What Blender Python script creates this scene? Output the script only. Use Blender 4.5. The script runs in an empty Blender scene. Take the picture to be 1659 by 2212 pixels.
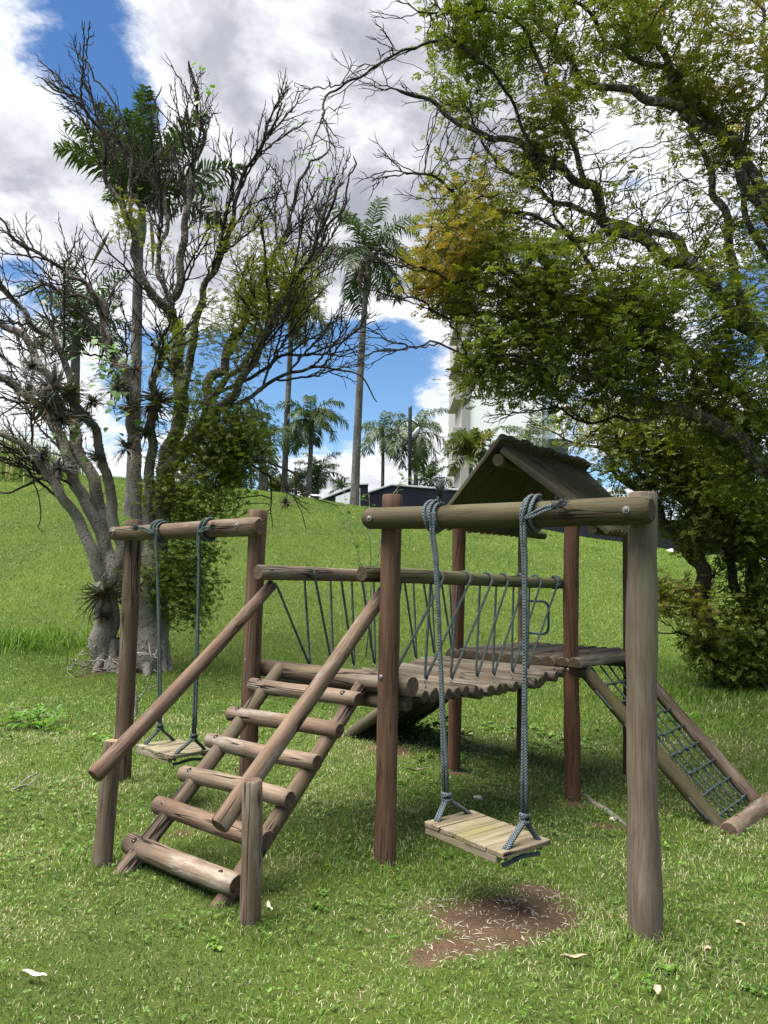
import bpy, math, random
import numpy as np
from mathutils import Vector, Matrix, Quaternion
R = math.radians
scene = bpy.context.scene
COL = scene.collection

# ---------------------------------------------------------------- camera
F_PX, PITCH, ROLL, EYE = 797.2, .0905, .0247, 1.5
cam_data = bpy.data.cameras.new('camera')
cam_data.sensor_fit = 'VERTICAL'
cam_data.sensor_height = 36.0
cam_data.lens = F_PX / 1024 * 36.0
cam_data.clip_start = .05
cam_data.clip_end = 2000
cam = bpy.data.objects.new('camera', cam_data)
COL.objects.link(cam)
cam.matrix_world = (Matrix.Translation((0, 0, EYE)) @ Matrix.Rotation(math.pi / 2 + PITCH, 4, 'X')
                    @ Matrix.Rotation(ROLL, 4, 'Z'))
scene.camera = cam
scene.render.resolution_x, scene.render.resolution_y = 768, 1024


def ray(px, py):
    """viewing direction of a point of the photograph (1659 px wide copy)"""
    s = 768 / 1659
    u0, v0 = px * s - 384, py * s - 512
    cr, sr = math.cos(ROLL), math.sin(ROLL)
    u, v = u0 * cr + v0 * sr, -u0 * sr + v0 * cr
    d = (u / F_PX, 1.0, -v / F_PX)
    c, s2 = math.cos(PITCH), math.sin(PITCH)
    return np.array([d[0], d[1] * c - d[2] * s2, d[1] * s2 + d[2] * c])


def at(px, py, y):
    """the place at distance y (metres ahead) seen at that point"""
    d = ray(px, py)
    return np.array([0, 0, EYE]) + d * (y / d[1])


# ---------------------------------------------------------------- light, sky, exposure
scene.view_settings.view_transform = 'Standard'
scene.view_settings.look = 'None'
scene.view_settings.exposure = 2.15
scene.view_settings.gamma = 1.0
SUN_EL, SUN_AZ = R(70), R(-105)      # azimuth from +Y towards +X
sun_data = bpy.data.lights.new('sun', 'SUN')
sun_data.energy = 3.0
sun_data.angle = R(60)
sun_data.color = (1.0, .95, .86)
sun = bpy.data.objects.new('sun', sun_data)
COL.objects.link(sun)
sd = Vector((math.sin(SUN_AZ) * math.cos(SUN_EL), math.cos(SUN_AZ) * math.cos(SUN_EL), math.sin(SUN_EL)))
sun.rotation_euler = sd.to_track_quat('Z', 'Y').to_euler()
sun.location = (0, 0, 30)

world = bpy.data.worlds.new('World')
scene.world = world
world.use_nodes = True
wt = world.node_tree
wt.nodes.clear()


class NT:
    """small helper for building node trees"""
    def __init__(self, tree):
        self.t = tree

    def n(self, kind, **kw):
        nd = self.t.nodes.new(kind)
        ins = kw.pop('ins', {})
        for k, v in kw.items():
            setattr(nd, k, v)
        for k, v in ins.items():
            if hasattr(v, 'is_output'):
                self.t.links.new(v, nd.inputs[k])
            else:
                nd.inputs[k].default_value = v
        return nd

    def math(self, op, a, b=None, c=None, clamp=False):
        ins = {0: a}
        if b is not None: ins[1] = b
        if c is not None: ins[2] = c
        return self.n('ShaderNodeMath', operation=op, use_clamp=clamp, ins=ins).outputs[0]

    def vmath(self, op, a, b):
        nd = self.n('ShaderNodeVectorMath', operation=op, ins={0: a, 1: b})
        return nd.outputs['Value'] if op in ('DOT_PRODUCT', 'LENGTH', 'DISTANCE') else nd.outputs[0]

    def noise(self, vec, scale, detail=3, rough=.55, dist=0.0):
        nd = self.n('ShaderNodeTexNoise', ins={'Scale': scale, 'Detail': detail, 'Roughness': rough, 'Distortion': dist})
        if vec is not None: self.t.links.new(vec, nd.inputs['Vector'])
        return nd.outputs[0]

    def ramp(self, fac, stops, interp='LINEAR'):
        nd = self.n('ShaderNodeValToRGB')
        nd.color_ramp.interpolation = interp
        el = nd.color_ramp.elements
        while len(el) < len(stops): el.new(.5)
        for e, (p, c) in zip(el, stops):
            e.position = p
            e.color = (*c, 1) if len(c) == 3 else c
        self.t.links.new(fac, nd.inputs[0])
        return nd.outputs[0]

    def step(self, x, a, b, lo=0.0, hi=1.0, smooth=True):
        nd = self.n('ShaderNodeMapRange', interpolation_type='SMOOTHSTEP' if smooth else 'LINEAR',
                    ins={'From Min': a, 'From Max': b, 'To Min': lo, 'To Max': hi})
        self.t.links.new(x, nd.inputs[0])
        return nd.outputs[0]

    def mix(self, fac, a, b, mode='MIX'):
        nd = self.n('ShaderNodeMix', data_type='RGBA', blend_type=mode)
        for i, v in ((0, fac), (6, a), (7, b)):
            if hasattr(v, 'is_output'): self.t.links.new(v, nd.inputs[i])
            else: nd.inputs[i].default_value = v if i == 0 else ((*v, 1) if len(v) == 3 else v)
        return nd.outputs[2]


def build_sky():
    N = NT(wt)
    vec = N.n('ShaderNodeTexCoord').outputs['Generated']
    sep = N.n('ShaderNodeSeparateXYZ', ins={0: vec})
    zc = N.math('ADD', N.math('MAXIMUM', sep.outputs[2], 0.0), .22)
    comb = N.n('ShaderNodeCombineXYZ', ins={0: N.math('DIVIDE', sep.outputs[0], zc), 1: N.math('DIVIDE', sep.outputs[1], zc), 2: 0.0})
    plane = comb.outputs[0]
    n1 = N.noise(plane, 2.3, 12, .62, .35)
    n2 = N.noise(plane, 6.5, 9, .66, .25)
    shift = N.vmath('ADD', plane, (-.045, .03, 0.0))
    n1b = N.noise(shift, 2.3, 5, .62, .35)
    n2b = N.noise(shift, 6.5, 4, .66, .25)
    warp = N.math('MULTIPLY_ADD', n2, .75, N.math('MULTIPLY', n1, 1.25))
    relief = N.math('MULTIPLY_ADD', N.math('SUBTRACT', n2, n2b), .5, N.math('SUBTRACT', n1, n1b))
    total = warp
    # broad places where the sky was cloudy (+) or blue (-): centre, angular radius, weight
    blobs = [(640, 130, 330, .34), (900, 320, 220, .26), (1300, 250, 420, .25), (60, 330, 90, .16), (90, 480, 120, .22),
             (520, 480, 200, .26), (250, 590, 80, .24), (860, 1000, 110, .40), (60, 60, 70, .12), (760, 260, 180, .2), (250, 470, 90, .2),
             (400, 620, 110, .18), (60, 900, 140, .25), (960, 800, 60, .14), (700, 960, 80, .16), (950, 620, 60, .2),
             (185, 130, 85, -.44), (300, 270, 55, -.42), (220, 210, 55, -.3), (150, 640, 60, -.30), (860, 375, 42, -.40),
             (880, 800, 75, -.42), (620, 830, 110, -.50), (330, 770, 60, -.34), (560, 740, 90, -.34), (780, 830, 90, -.4),
             (20, 610, 55, -.28), (100, 560, 40, -.2), (1600, 560, 120, -.25), (1180, 330, 90, -.2), (180, 20, 60, -.25)]
    for px, py, rad, w in blobs:
        d = ray(px, py)
        d = d / np.linalg.norm(d)
        s = rad / 1722
        dot = N.vmath('DOT_PRODUCT', vec, tuple(d))
        e = N.math('EXPONENT', N.math('MULTIPLY', N.math('SUBTRACT', 1.0, dot), -1 / (s * s)))
        total = N.math('MULTIPLY_ADD', e, w, total)
    cover = N.step(total, .93, 1.20)
    core = N.step(total, 1.08, 1.62)
    n3 = N.noise(plane, 1.7, 6, .55, .3)
    lumps = N.step(n3, .34, .64)
    # sunlit edges are white, thick middles are grey underneath, with relief towards the sun
    thick = N.math('MULTIPLY', core, N.math('MULTIPLY_ADD', lumps, -.65, 1.0), clamp=True)
    thick = N.math('ADD', thick, N.math('MULTIPLY', relief, -2.2), clamp=True)
    cloud = N.ramp(thick, [(0, (2.65, 2.7, 2.78)), (.3, (2.2, 2.25, 2.36)), (.7, (1.36, 1.40, 1.54)), (1, (1.04, 1.09, 1.25))])
    sky = N.n('ShaderNodeTexSky', sky_type='NISHITA', sun_disc=False, sun_elevation=SUN_EL, sun_rotation=SUN_AZ,
              altitude=700, air_density=1.0, dust_density=.6, ozone_density=2.0)
    tone = N.mix(N.step(sep.outputs[2], .02, .5), (.34, .40, .42), (.19, .28, .36))
    blue = N.mix(1.0, sky.outputs[0], tone, 'MULTIPLY')
    col = N.mix(cover, blue, cloud)
    bg = N.n('ShaderNodeBackground', ins={'Color': col, 'Strength': .1})
    out = N.n('ShaderNodeOutputWorld', ins={'Surface': bg.outputs[0]})


build_sky()
world.cycles.sampling_method = 'MANUAL'
world.cycles.sample_map_resolution = 512


# ---------------------------------------------------------------- object helpers
def link(o, parent=None):
    COL.objects.link(o)
    if parent is not None:
        o.parent = parent
    return o


def tag(o, label=None, cat=None, group=None, kind=None):
    if label: o['label'] = label
    if cat: o['category'] = cat
    if group: o['group'] = group
    if kind: o['kind'] = kind
    return o


def empty(name, loc, label, cat, group=None, rz=0.0):
    o = bpy.data.objects.new(name, None)
    o.empty_display_size = .2
    o.location = loc
    o.rotation_euler = (0, 0, rz)
    link(o)
    return tag(o, label, cat, group)


class Geo:
    """collects vertices and faces with numpy and links them as one mesh"""
    def __init__(self):
        self.V, self.F, self.MI, self.n = [], [], [], 0
        self.A = {}

    def add(self, V, F, mat=0, **attrs):
        V = np.asarray(V, float).reshape(-1, 3)
        fl = F if isinstance(F, (list, tuple)) and len(F) and isinstance(F[0], np.ndarray) and F[0].ndim == 2 else [np.asarray(F, int)]
        for f in fl:
            if len(f):
                self.F.append(f + self.n)
                self.MI.append(np.full(len(f), mat, int))
        for k, a in attrs.items():
            self.A.setdefault(k, []).append((self.n, np.asarray(a, float)))
        self.V.append(V)
        self.n += len(V)
        return self

    def mesh(self, name, mats, smooth=True):
        me = bpy.data.meshes.new(name)
        V = np.concatenate(self.V)
        me.vertices.add(len(V))
        me.vertices.foreach_set('co', V.ravel())
        loops = np.concatenate([f.ravel() for f in self.F])
        sizes = np.concatenate([np.full(len(f), f.shape[1], int) for f in self.F])
        starts = np.concatenate([[0], np.cumsum(sizes)[:-1]])
        me.loops.add(len(loops))
        me.loops.foreach_set('vertex_index', loops)
        me.polygons.add(len(sizes))
        me.polygons.foreach_set('loop_start', starts)
        me.polygons.foreach_set('material_index', np.concatenate(self.MI))
        me.polygons.foreach_set('use_smooth', np.full(len(sizes), smooth))
        for m in (mats if isinstance(mats, (list, tuple)) else [mats]):
            me.materials.append(m)
        for k, lst in self.A.items():
            vec = lst[0][1].ndim == 2
            arr = np.zeros((len(V), 3) if vec else len(V))
            for s, a in lst: arr[s:s + len(a)] = a
            at_ = me.attributes.new(k, 'FLOAT_VECTOR' if vec else 'FLOAT', 'POINT')
            at_.data.foreach_set('vector' if vec else 'value', arr.ravel())
        me.update(calc_edges=True)
        return me

    def build(self, name, mats, parent=None, smooth=True, loc=None):
        o = bpy.data.objects.new(name, self.mesh(name, mats, smooth))
        if loc is not None: o.location = loc
        return link(o, parent)

    # ---- shapes
    def box(self, c, size, mat=0, rot=None, bev=0.0):
        c = np.array(c, float)
        h = np.array(size, float) / 2
        if bev <= 0:
            P = np.array([[x, y, z] for x in (-1, 1) for y in (-1, 1) for z in (-1, 1)], float) * h
            Fq = np.array([[0, 1, 3, 2], [4, 6, 7, 5], [0, 4, 5, 1], [2, 3, 7, 6], [0, 2, 6, 4], [1, 5, 7, 3]])
            fl = [Fq]
        else:
            P, idx = [], {}
            for sx in (-1, 1):
                for sy in (-1, 1):
                    for sz in (-1, 1):
                        for ax in range(3):
                            q = np.array([sx, sy, sz], float) * (h - bev)
                            q[ax] += bev * (sx, sy, sz)[ax]
                            idx[(sx, sy, sz, ax)] = len(P)
                            P.append(q)
            P = np.array(P)
            quads, tris = [], []
            for ax in range(3):
                o1, o2 = [(1, 2), (2, 0), (0, 1)][ax]
                for s in (-1, 1):
                    f = []
                    for a, b in ((-1, -1), (1, -1), (1, 1), (-1, 1)):
                        k = [0, 0, 0]; k[ax] = s; k[o1] = a; k[o2] = b
                        f.append(idx[(*k, ax)])
                    quads.append(f if s > 0 else f[::-1])
            for ax in range(3):       # edges along ax
                o1, o2 = [(1, 2), (2, 0), (0, 1)][ax]
                for a in (-1, 1):
                    for b in (-1, 1):
                        k0 = [0, 0, 0]; k0[o1] = a; k0[o2] = b; k0[ax] = -1
                        k1 = list(k0); k1[ax] = 1
                        f = [idx[(*k0, o1)], idx[(*k1, o1)], idx[(*k1, o2)], idx[(*k0, o2)]]
                        quads.append(f if a * b < 0 else f[::-1])
            for sx in (-1, 1):
                for sy in (-1, 1):
                    for sz in (-1, 1):
                        f = [idx[(sx, sy, sz, i)] for i in range(3)]
                        tris.append(f if sx * sy * sz > 0 else f[::-1])
            fl = [np.array(quads), np.array(tris)]
        if rot is not None: P = P @ np.array(rot.to_3x3() if hasattr(rot, 'to_3x3') else rot).T
        return self.add(P + c, fl, mat)

    def tube(self, pts, rad, sides=8, mat=0, caps=True, attr=False, twist=0.0):
        P = np.asarray(pts, float)
        n = len(P)
        rad = np.broadcast_to(np.asarray(rad, float), (n,))
        T = np.zeros_like(P)
        T[1:-1] = P[2:] - P[:-2]
        T[0] = P[1] - P[0]; T[-1] = P[-1] - P[-2]
        T /= np.maximum(np.linalg.norm(T, axis=1), 1e-9)[:, None]
        ref = np.array([0, 0, 1.]) if abs(T[0, 2]) < .9 else np.array([1., 0, 0])
        u = np.cross(T[0], ref); u /= np.linalg.norm(u)
        ang = np.arange(sides) * 2 * math.pi / sides
        ca, sa = np.cos(ang)[:, None], np.sin(ang)[:, None]
        rings = np.empty((n, sides, 3))
        for i in range(n):
            u = u - T[i] * (u @ T[i])
            u /= max(np.linalg.norm(u), 1e-9)
            w = np.cross(T[i], u)
            rings[i] = P[i] + rad[i] * (ca * u + sa * w)
        V = rings.reshape(-1, 3)
        i = np.arange(n - 1)[:, None] * sides
        j = np.arange(sides)[None, :]
        j2 = (j + 1) % sides
        Fq = np.stack([i + j, i + j2, i + sides + j2, i + sides + j], -1).reshape(-1, 4)
        kw = {}
        if attr:
            s = np.concatenate([[0], np.cumsum(np.linalg.norm(np.diff(P, axis=0), axis=1))])
            A = np.stack([np.tile(np.cos(ang), n), np.tile(np.sin(ang), n), np.repeat(s, sides)], 1)
            kw['tubeco'] = A
        fl = [Fq]
        if caps:
            V = np.concatenate([V, P[:1], P[-1:]])
            a = np.arange(sides); b = (a + 1) % sides
            fl.append(np.stack([b, a, np.full(sides, n * sides)], 1))
            off = (n - 1) * sides
            fl.append(np.stack([off + a, off + b, np.full(sides, n * sides + 1)], 1))
            if attr: kw['tubeco'] = np.concatenate([A, [[0, 0, 0]], [[0, 0, A[-1, 2]]]])
        return self.add(V, fl, mat, **kw)


def vnoise(x, y, seed=0):
    """smooth value noise 0..1 on a unit lattice"""
    x = np.asarray(x, float); y = np.asarray(y, float)
    xi, yi = np.floor(x).astype(np.int64), np.floor(y).astype(np.int64)
    fx, fy = x - xi, y - yi
    fx, fy = fx * fx * (3 - 2 * fx), fy * fy * (3 - 2 * fy)

    def h(a, b):
        n = (a * 374761393 + b * 668265263 + seed * 974634777) & 0xffffffff
        n = ((n ^ (n >> 13)) * 1274126177) & 0xffffffff
        return ((n ^ (n >> 16)) & 0xffff) / 65535.0
    return (h(xi, yi) * (1 - fx) + h(xi + 1, yi) * fx) * (1 - fy) + (h(xi, yi + 1) * (1 - fx) + h(xi + 1, yi + 1) * fx) * fy


def fbm(x, y, seed=0, octv=4):
    s, a, t = 0, .5, 0
    for k in range(octv):
        s = s + a * vnoise(x * 2 ** k, y * 2 ** k, seed + k * 17)
        t += a; a *= .55
    return s / t


# ---------------------------------------------------------------- materials
def new_mat(name):
    m = bpy.data.materials.new(name)
    m.use_nodes = True
    m.node_tree.nodes.clear()
    return m, NT(m.node_tree)


def finish(N, col, rough=.7, bump=None, bstr=.3, bdist=.01, spec=.3, metal=0.0, trans=None, transcol=None):
    p = N.n('ShaderNodeBsdfPrincipled', ins={'Roughness': rough, 'Metallic': metal, 'Specular IOR Level': spec})
    if hasattr(col, 'is_output'): N.t.links.new(col, p.inputs['Base Color'])
    else: p.inputs['Base Color'].default_value = (*col, 1)
    if bump is not None:
        b = N.n('ShaderNodeBump', ins={'Height': bump, 'Strength': bstr, 'Distance': bdist})
        N.t.links.new(b.outputs[0], p.inputs['Normal'])
    sh = p.outputs[0]
    if trans:
        t = N.n('ShaderNodeBsdfTranslucent')
        tc = transcol if transcol is not None else col
        if hasattr(tc, 'is_output'): N.t.links.new(tc, t.inputs[0])
        else: t.inputs[0].default_value = (*tc, 1)
        mx = N.n('ShaderNodeMixShader', ins={0: trans, 1: sh, 2: t.outputs[0]})
        sh = mx.outputs[0]
    N.n('ShaderNodeOutputMaterial', ins={'Surface': sh})


def plain(name, col, rough=.6, metal=0.0, spec=.3, var=.12, scale=8.0, bstr=.1):
    m, N = new_mat(name)
    co = N.n('ShaderNodeTexCoord').outputs['Object']
    n = N.noise(co, scale, 4)
    c = N.mix(N.step(n, .3, .7), tuple(v * (1 - var) for v in col), tuple(min(v * (1 + var), 1) for v in col))
    finish(N, c, rough, n, bstr, .01, spec, metal)
    return m


def wood(name, dark, mid, light, moss=0.0, mosscol=(.085, .085, .025), grey=0.0, checks=1.0):
    """log wood: grain, checks and stains run along the log's own z axis"""
    m, N = new_mat(name)
    co = N.n('ShaderNodeTexCoord').outputs['Object']
    info = N.n('ShaderNodeObjectInfo').outputs['Random']
    off = N.n('ShaderNodeCombineXYZ', ins={0: N.math('MULTIPLY', info, 37.0), 1: N.math('MULTIPLY', info, 11.0), 2: N.math('MULTIPLY', info, 5.0)}).outputs[0]
    co2 = N.vmath('ADD', co, off)
    def mapped(sx, sz):
        return N.n('ShaderNodeMapping', ins={'Vector': co2, 'Scale': (sx, sx, sz)}).outputs[0]
    fine = N.noise(mapped(1, .035), 110, 4, .65)
    coarse = N.noise(mapped(1, .10), 22, 4, .6, .4)
    stain = N.noise(mapped(1, .35), 5.5, 4, .6)
    c = N.ramp(coarse, [(.25, dark), (.5, mid), (.78, light)])
    c = N.mix(N.step(fine, .35, .7, 0, .55), c, tuple(v * .55 for v in dark))
    c = N.mix(N.step(stain, .5, .72, 0, .55), c, tuple(v * .6 for v in mid))
    if grey > 0:
        g = N.noise(mapped(1, .22), 9, 5, .65)
        c = N.mix(N.step(g, .5, .72, 0, grey), c, (.36, .32, .27))
    if moss > 0:
        mo = N.noise(mapped(1, .4), 4.0, 5, .62)
        mf = N.noise(co2, 60, 3)
        c = N.mix(N.math('MULTIPLY', N.step(mo, .62 - .34 * moss, .80 - .22 * moss), N.step(mf, .2, .7, .35, .9)), c, mosscol)
    # drying checks: thin dark lines
    ck = N.noise(mapped(1, .05), 15, 2, .5, .2)
    ckl = N.math('ABSOLUTE', N.math('SUBTRACT', ck, .5))
    ckm = N.noise(mapped(1, .5), 4, 2)
    crack = N.math('MULTIPLY', N.math('MULTIPLY', N.step(ckl, .006, .020, 1, 0), N.step(ckm, .42, .54)), checks)
    c = N.mix(crack, c, (.012, .009, .007))
    # log to log differences
    hv = N.n('ShaderNodeHueSaturation', ins={'Color': c, 'Hue': N.math('MULTIPLY_ADD', info, .016, .496), 'Value': N.math('MULTIPLY_ADD', info, .4, .8), 'Saturation': N.math('MULTIPLY_ADD', info, -.2, .98)})
    h = N.math('SUBTRACT', N.math('MULTIPLY_ADD', fine, .4, N.math('MULTIPLY', coarse, .6)), N.math('MULTIPLY', crack, 1.5))
    finish(N, hv.outputs[0], .78, h, .55, .006, .2)
    return m


def endgrain(name, dark, light):
    m, N = new_mat(name)
    co = N.n('ShaderNodeTexCoord').outputs['Object']
    info = N.n('ShaderNodeObjectInfo').outputs['Random']
    sp = N.n('ShaderNodeSeparateXYZ', ins={0: co})
    wob = N.noise(co, 18, 3)
    x = N.math('ADD', sp.outputs[0], .006); y = N.math('ADD', sp.outputs[1], -.004)
    rr = N.math('SQRT', N.math('ADD', N.math('MULTIPLY', x, x), N.math('MULTIPLY', y, y)))
    ring = N.math('SINE', N.math('MULTIPLY_ADD', wob, 5.0, N.math('MULTIPLY', rr, 900.0)))
    ang = N.math('ARCTAN2', y, x)
    # a few checks radiating from the pith
    spokes = N.math('ABSOLUTE', N.math('SINE', N.math('MULTIPLY_ADD', info, 9.0, N.math('MULTIPLY_ADD', wob, 1.6, N.math('MULTIPLY', ang, 1.5)))))
    width = N.math('DIVIDE', .0022, N.math('ADD', rr, .004))
    crack = N.math('LESS_THAN', spokes, width)
    c = N.mix(N.step(ring, -.6, .8), dark, light)
    blot = N.noise(co, 40, 4)
    c = N.mix(N.step(blot, .45, .7, 0, .6), c, tuple(v * .5 for v in dark))
    c = N.mix(crack, c, (.01, .008, .006))
    finish(N, c, .85, N.math('SUBTRACT', N.math('MULTIPLY', ring, .3), crack), .4, .003, .15)
    return m


def rope_mat(name, dark, light):
    m, N = new_mat(name)
    a = N.n('ShaderNodeAttribute', attribute_name='tubeco').outputs['Vector']
    sp = N.n('ShaderNodeSeparateXYZ', ins={0: a})
    ang = N.math('ARCTAN2', sp.outputs[1], sp.outputs[0])
    v = N.math('MULTIPLY', sp.outputs[2], 420.0)
    w1 = N.math('SINE', N.math('ADD', v, N.math('MULTIPLY', ang, 3.0)))
    w2 = N.math('SINE', N.math('SUBTRACT', v, N.math('MULTIPLY', ang, 3.0)))
    h = N.math('MAXIMUM', w1, w2)
    ob = N.n('ShaderNodeTexCoord').outputs['Object']
    n = N.noise(ob, 22, 4)
    c = N.mix(N.step(h, -.4, .9), dark, light)
    c = N.mix(N.step(n, .45, .7, 0, .55), c, tuple(x * .55 for x in dark))
    finish(N, c, .85, h, .8, .004, .15)
    return m


def leaf_mat(name, stops, trans=.35, rough=.5, spec=.35):
    m, N = new_mat(name)
    t = N.n('ShaderNodeAttribute', attribute_name='tint').outputs['Fac']
    c = N.ramp(t, stops)
    tc = N.mix(1.0, c, (1.25, 1.25, .7), 'MULTIPLY')
    finish(N, c, rough, None, spec=spec, trans=trans, transcol=tc)
    return m


def bark(name, dark, mid, light, lichen=(.45, .47, .42), lich=.5, scale=9.0, bumps=True, pale=None):
    m, N = new_mat(name)
    co = N.n('ShaderNodeTexCoord').outputs['Object']
    mp = N.n('ShaderNodeMapping', ins={'Vector': co, 'Scale': (1, 1, .45)}).outputs[0]
    n = N.noise(mp, scale, 6, .65)
    n2 = N.noise(co, scale * 5, 4, .6)
    c = N.ramp(n, [(.28, dark), (.5, mid), (.7, light)])
    c = N.mix(N.step(n2, .4, .7, 0, .5), c, tuple(v * .5 for v in dark))
    if pale is not None:      # old peeling bark on the lower stems
        zz = N.n('ShaderNodeSeparateXYZ', ins={0: N.n('ShaderNodeNewGeometry').outputs['Position']}).outputs[2]
        pw = N.step(N.math('MULTIPLY_ADD', N.math('SUBTRACT', n, .5), 3.5, zz), 2.0, 4.6, .85, .05)
        c = N.mix(pw, c, N.ramp(n2, [(.3, tuple(v * .45 for v in pale)), (.55, pale)]))
    l = N.noise(co, scale * 1.7, 5, .75)
    c = N.mix(N.step(l, .64 - lich * .2, .72 - lich * .2), c, lichen)
    h = n2
    if bumps:
        v = N.n('ShaderNodeTexVoronoi', ins={'Vector': co, 'Scale': 17.0}).outputs['Distance']
        wart = N.step(v, .12, .34, 1, 0)
        c = N.mix(N.math('MULTIPLY', wart, .5), c, tuple(min(1, v_ * 1.25) for v_ in light))
        h = N.math('MULTIPLY_ADD', wart, 1.2, n2)
    finish(N, c, .9, h, .9, .02, .1)
    return m


M = {}
M['red_wood'] = wood('red_log_wood', (.072, .031, .016), (.118, .056, .030), (.165, .088, .050), moss=.10, checks=.6)
M['tan_wood'] = wood('weathered_tan_wood', (.105, .064, .040), (.175, .110, .070), (.25, .175, .120), grey=.6)
M['brown_wood'] = wood('brown_log_wood', (.078, .047, .028), (.128, .081, .050), (.185, .126, .082), moss=.25, grey=.3)
M['mossy_wood'] = wood('mossy_log_wood', (.048, .033, .018), (.080, .060, .033), (.120, .093, .053), moss=.9, mosscol=(.070, .068, .020), grey=.15)
M['post_wood'] = wood('grey_brown_post_wood', (.085, .056, .040), (.130, .090, .064), (.175, .128, .094), moss=.55, mosscol=(.105, .105, .050), grey=.1, checks=.12)
M['roof_wood'] = wood('roof_wood', (.036, .026, .016), (.072, .053, .031), (.125, .096, .058), moss=.7, mosscol=(.055, .056, .016))
M['deck_wood'] = wood('deck_wood', (.050, .034, .022), (.098, .070, .047), (.170, .130, .092), moss=.45, mosscol=(.075, .073, .028), grey=.25)
M['plank_wood'] = wood('swing_plank_wood', (.115, .082, .045), (.19, .145, .085), (.27, .22, .14), moss=.35, mosscol=(.17, .15, .04), grey=.3)
M['end_tan'] = endgrain('tan_end_grain', (.075, .048, .034), (.15, .10, .07))
M['end_dark'] = endgrain('dark_end_grain', (.040, .030, .018), (.085, .068, .040))
M['end_pale'] = endgrain('pale_end_grain', (.20, .13, .085), (.34, .24, .16))
M['rope'] = rope_mat('dark_green_grey_rope', (.028, .041, .039), (.098, .128, .120))
M['rope_light'] = rope_mat('blue_grey_rope', (.036, .048, .053), (.135, .165, .175))
M['steel'] = plain('galvanised_steel', (.25, .24, .23), .5, .7, .4, .3, 90)
M['hole'] = plain('bolt_hole_shadowed_wood', (.02, .013, .009), .9)  # near-black colour stands in for the shade down a bore
M['blue_paint'] = plain('blue_painted_tube', (.012, .055, .085), .35, 0, .5, .15, 20)


# ---------------------------------------------------------------- frame of the playground
YAW = .6586
ORG = np.array([.048, 4.554, 0.0])
AX = np.array([math.cos(YAW), -math.sin(YAW), 0.0])     # along the swing beams
BX = np.array([math.sin(YAW), math.cos(YAW), 0.0])      # along the bridge


def wp(a, b, z):
    return ORG + a * AX + b * BX + np.array([0, 0, z])


# ---------------------------------------------------------------- ground
_ctrl = [(1.453, 0, -.02), (0, 0, -.039), (-1.098, 0, -.029), (-2.46, 0, .02), (0, 2.44, -.168), (-1.1, 2.44, -.09),
         (0, 3.67, -.222), (-1.1, 3.67, -.092), (0, -1, -.071), (-1.1, -1.04, -.023), (1.15, 2.6, -.2), (1.2, 3.6, -.2), (-2.5, 2.8, .0)]
CTRL = np.array([(*wp(a, b, 0)[:2], z) for a, b, z in _ctrl] +
                [(-1.2, 2.8, 0), (1.4, 2.9, 0), (0, 1.5, 0), (-3, 5.5, .02), (-4, 8, .03), (3.5, 5, -.1), (4, 8.5, -.05), (-3.9, 11, .0), (5.1, 11.2, .12), (0, 10.5, -.03)])


def ground_z(x, y):
    x = np.asarray(x, float); y = np.asarray(y, float)
    num = np.zeros_like(x) ; den = np.full_like(x, 1e-3)
    for cx, cy, cz in CTRL:
        w = np.exp(-((x - cx) ** 2 + (y - cy) ** 2) / (2 * .8 ** 2)) + 1e-4 / (1 + (x - cx) ** 2 + (y - cy) ** 2)
        num = num + w * cz; den = den + w
    near = num / den + .012 * (fbm(x * 2.3, y * 2.3, 5, 3) - .5) + .03 * (fbm(x * .7, y * .7, 9, 2) - .5)
    # the wear hollow under the front swing
    near = near - .014 * np.exp(-(((x - .58) / .42) ** 2 + ((y - 3.84) / .34) ** 2))
    t = np.clip((y - 10.4) / (28.0 - 10.4), 0, 1)
    p = .5 * t * t * (3 - 2 * t) + .5 * t ** 1.2
    hx = np.interp(x, [-60, -30, -13.5, -8, -3.7, -1.1, 5.2, 10.6, 20, 45], [5.9, 5.6, 5.22, 4.95, 4.62, 4.26, 3.6, 2.9, 2.4, 1.8])
    hill = hx + .22 * (fbm(x * .22, y * .22, 3, 3) - .5) * np.clip((y - 14) / 6, 0, 1) - .012 * np.maximum(y - 28, 0)
    return near * (1 - p) + hill * p


def dirt_mask(x, y):
    """bare soil: worn patch under the front swing, small scars elsewhere"""
    x = np.asarray(x, float); y = np.asarray(y, float)
    n = fbm(x * 5, y * 5, 21, 4) - .5
    def blob(cx, cy, rx, ry, rot=0):
        c, s = math.cos(rot), math.sin(rot)
        u, v = (x - cx) * c + (y - cy) * s, -(x - cx) * s + (y - cy) * c
        return 1 - np.sqrt((u / rx) ** 2 + (v / ry) ** 2)
    d = np.maximum.reduce([blob(.60, 3.86, .56, .36, .25), blob(.33, 3.55, .36, .2, .5) - .08, blob(.86, 4.22, .24, .11, -.6) - .05,
                           blob(1.05, 6.5, .55, .22) - .55, blob(1.5, 6.35, .25, .15) - .3, blob(1.75, 5.75, .4, .14, -.5) - .25, blob(.67, 7.05, .3, .14) - .4,
                           blob(-1.15, 5.0, .45, .22, .2) - .6, blob(-.75, 4.1, .4, .14) - .62, blob(.2, 7.7, 1.1, .8) - .55,
                           blob(1.95, 3.9, .5, .3) - .52, blob(-3.7, 11.6, 1.3, .5) - .35, blob(5.4, 11.3, 1.2, .6) - .4, blob(-.1, 3.1, .5, .15) - .5])
    return np.clip((d + n * 1.0 + .10) / .75, 0, 1)


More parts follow.
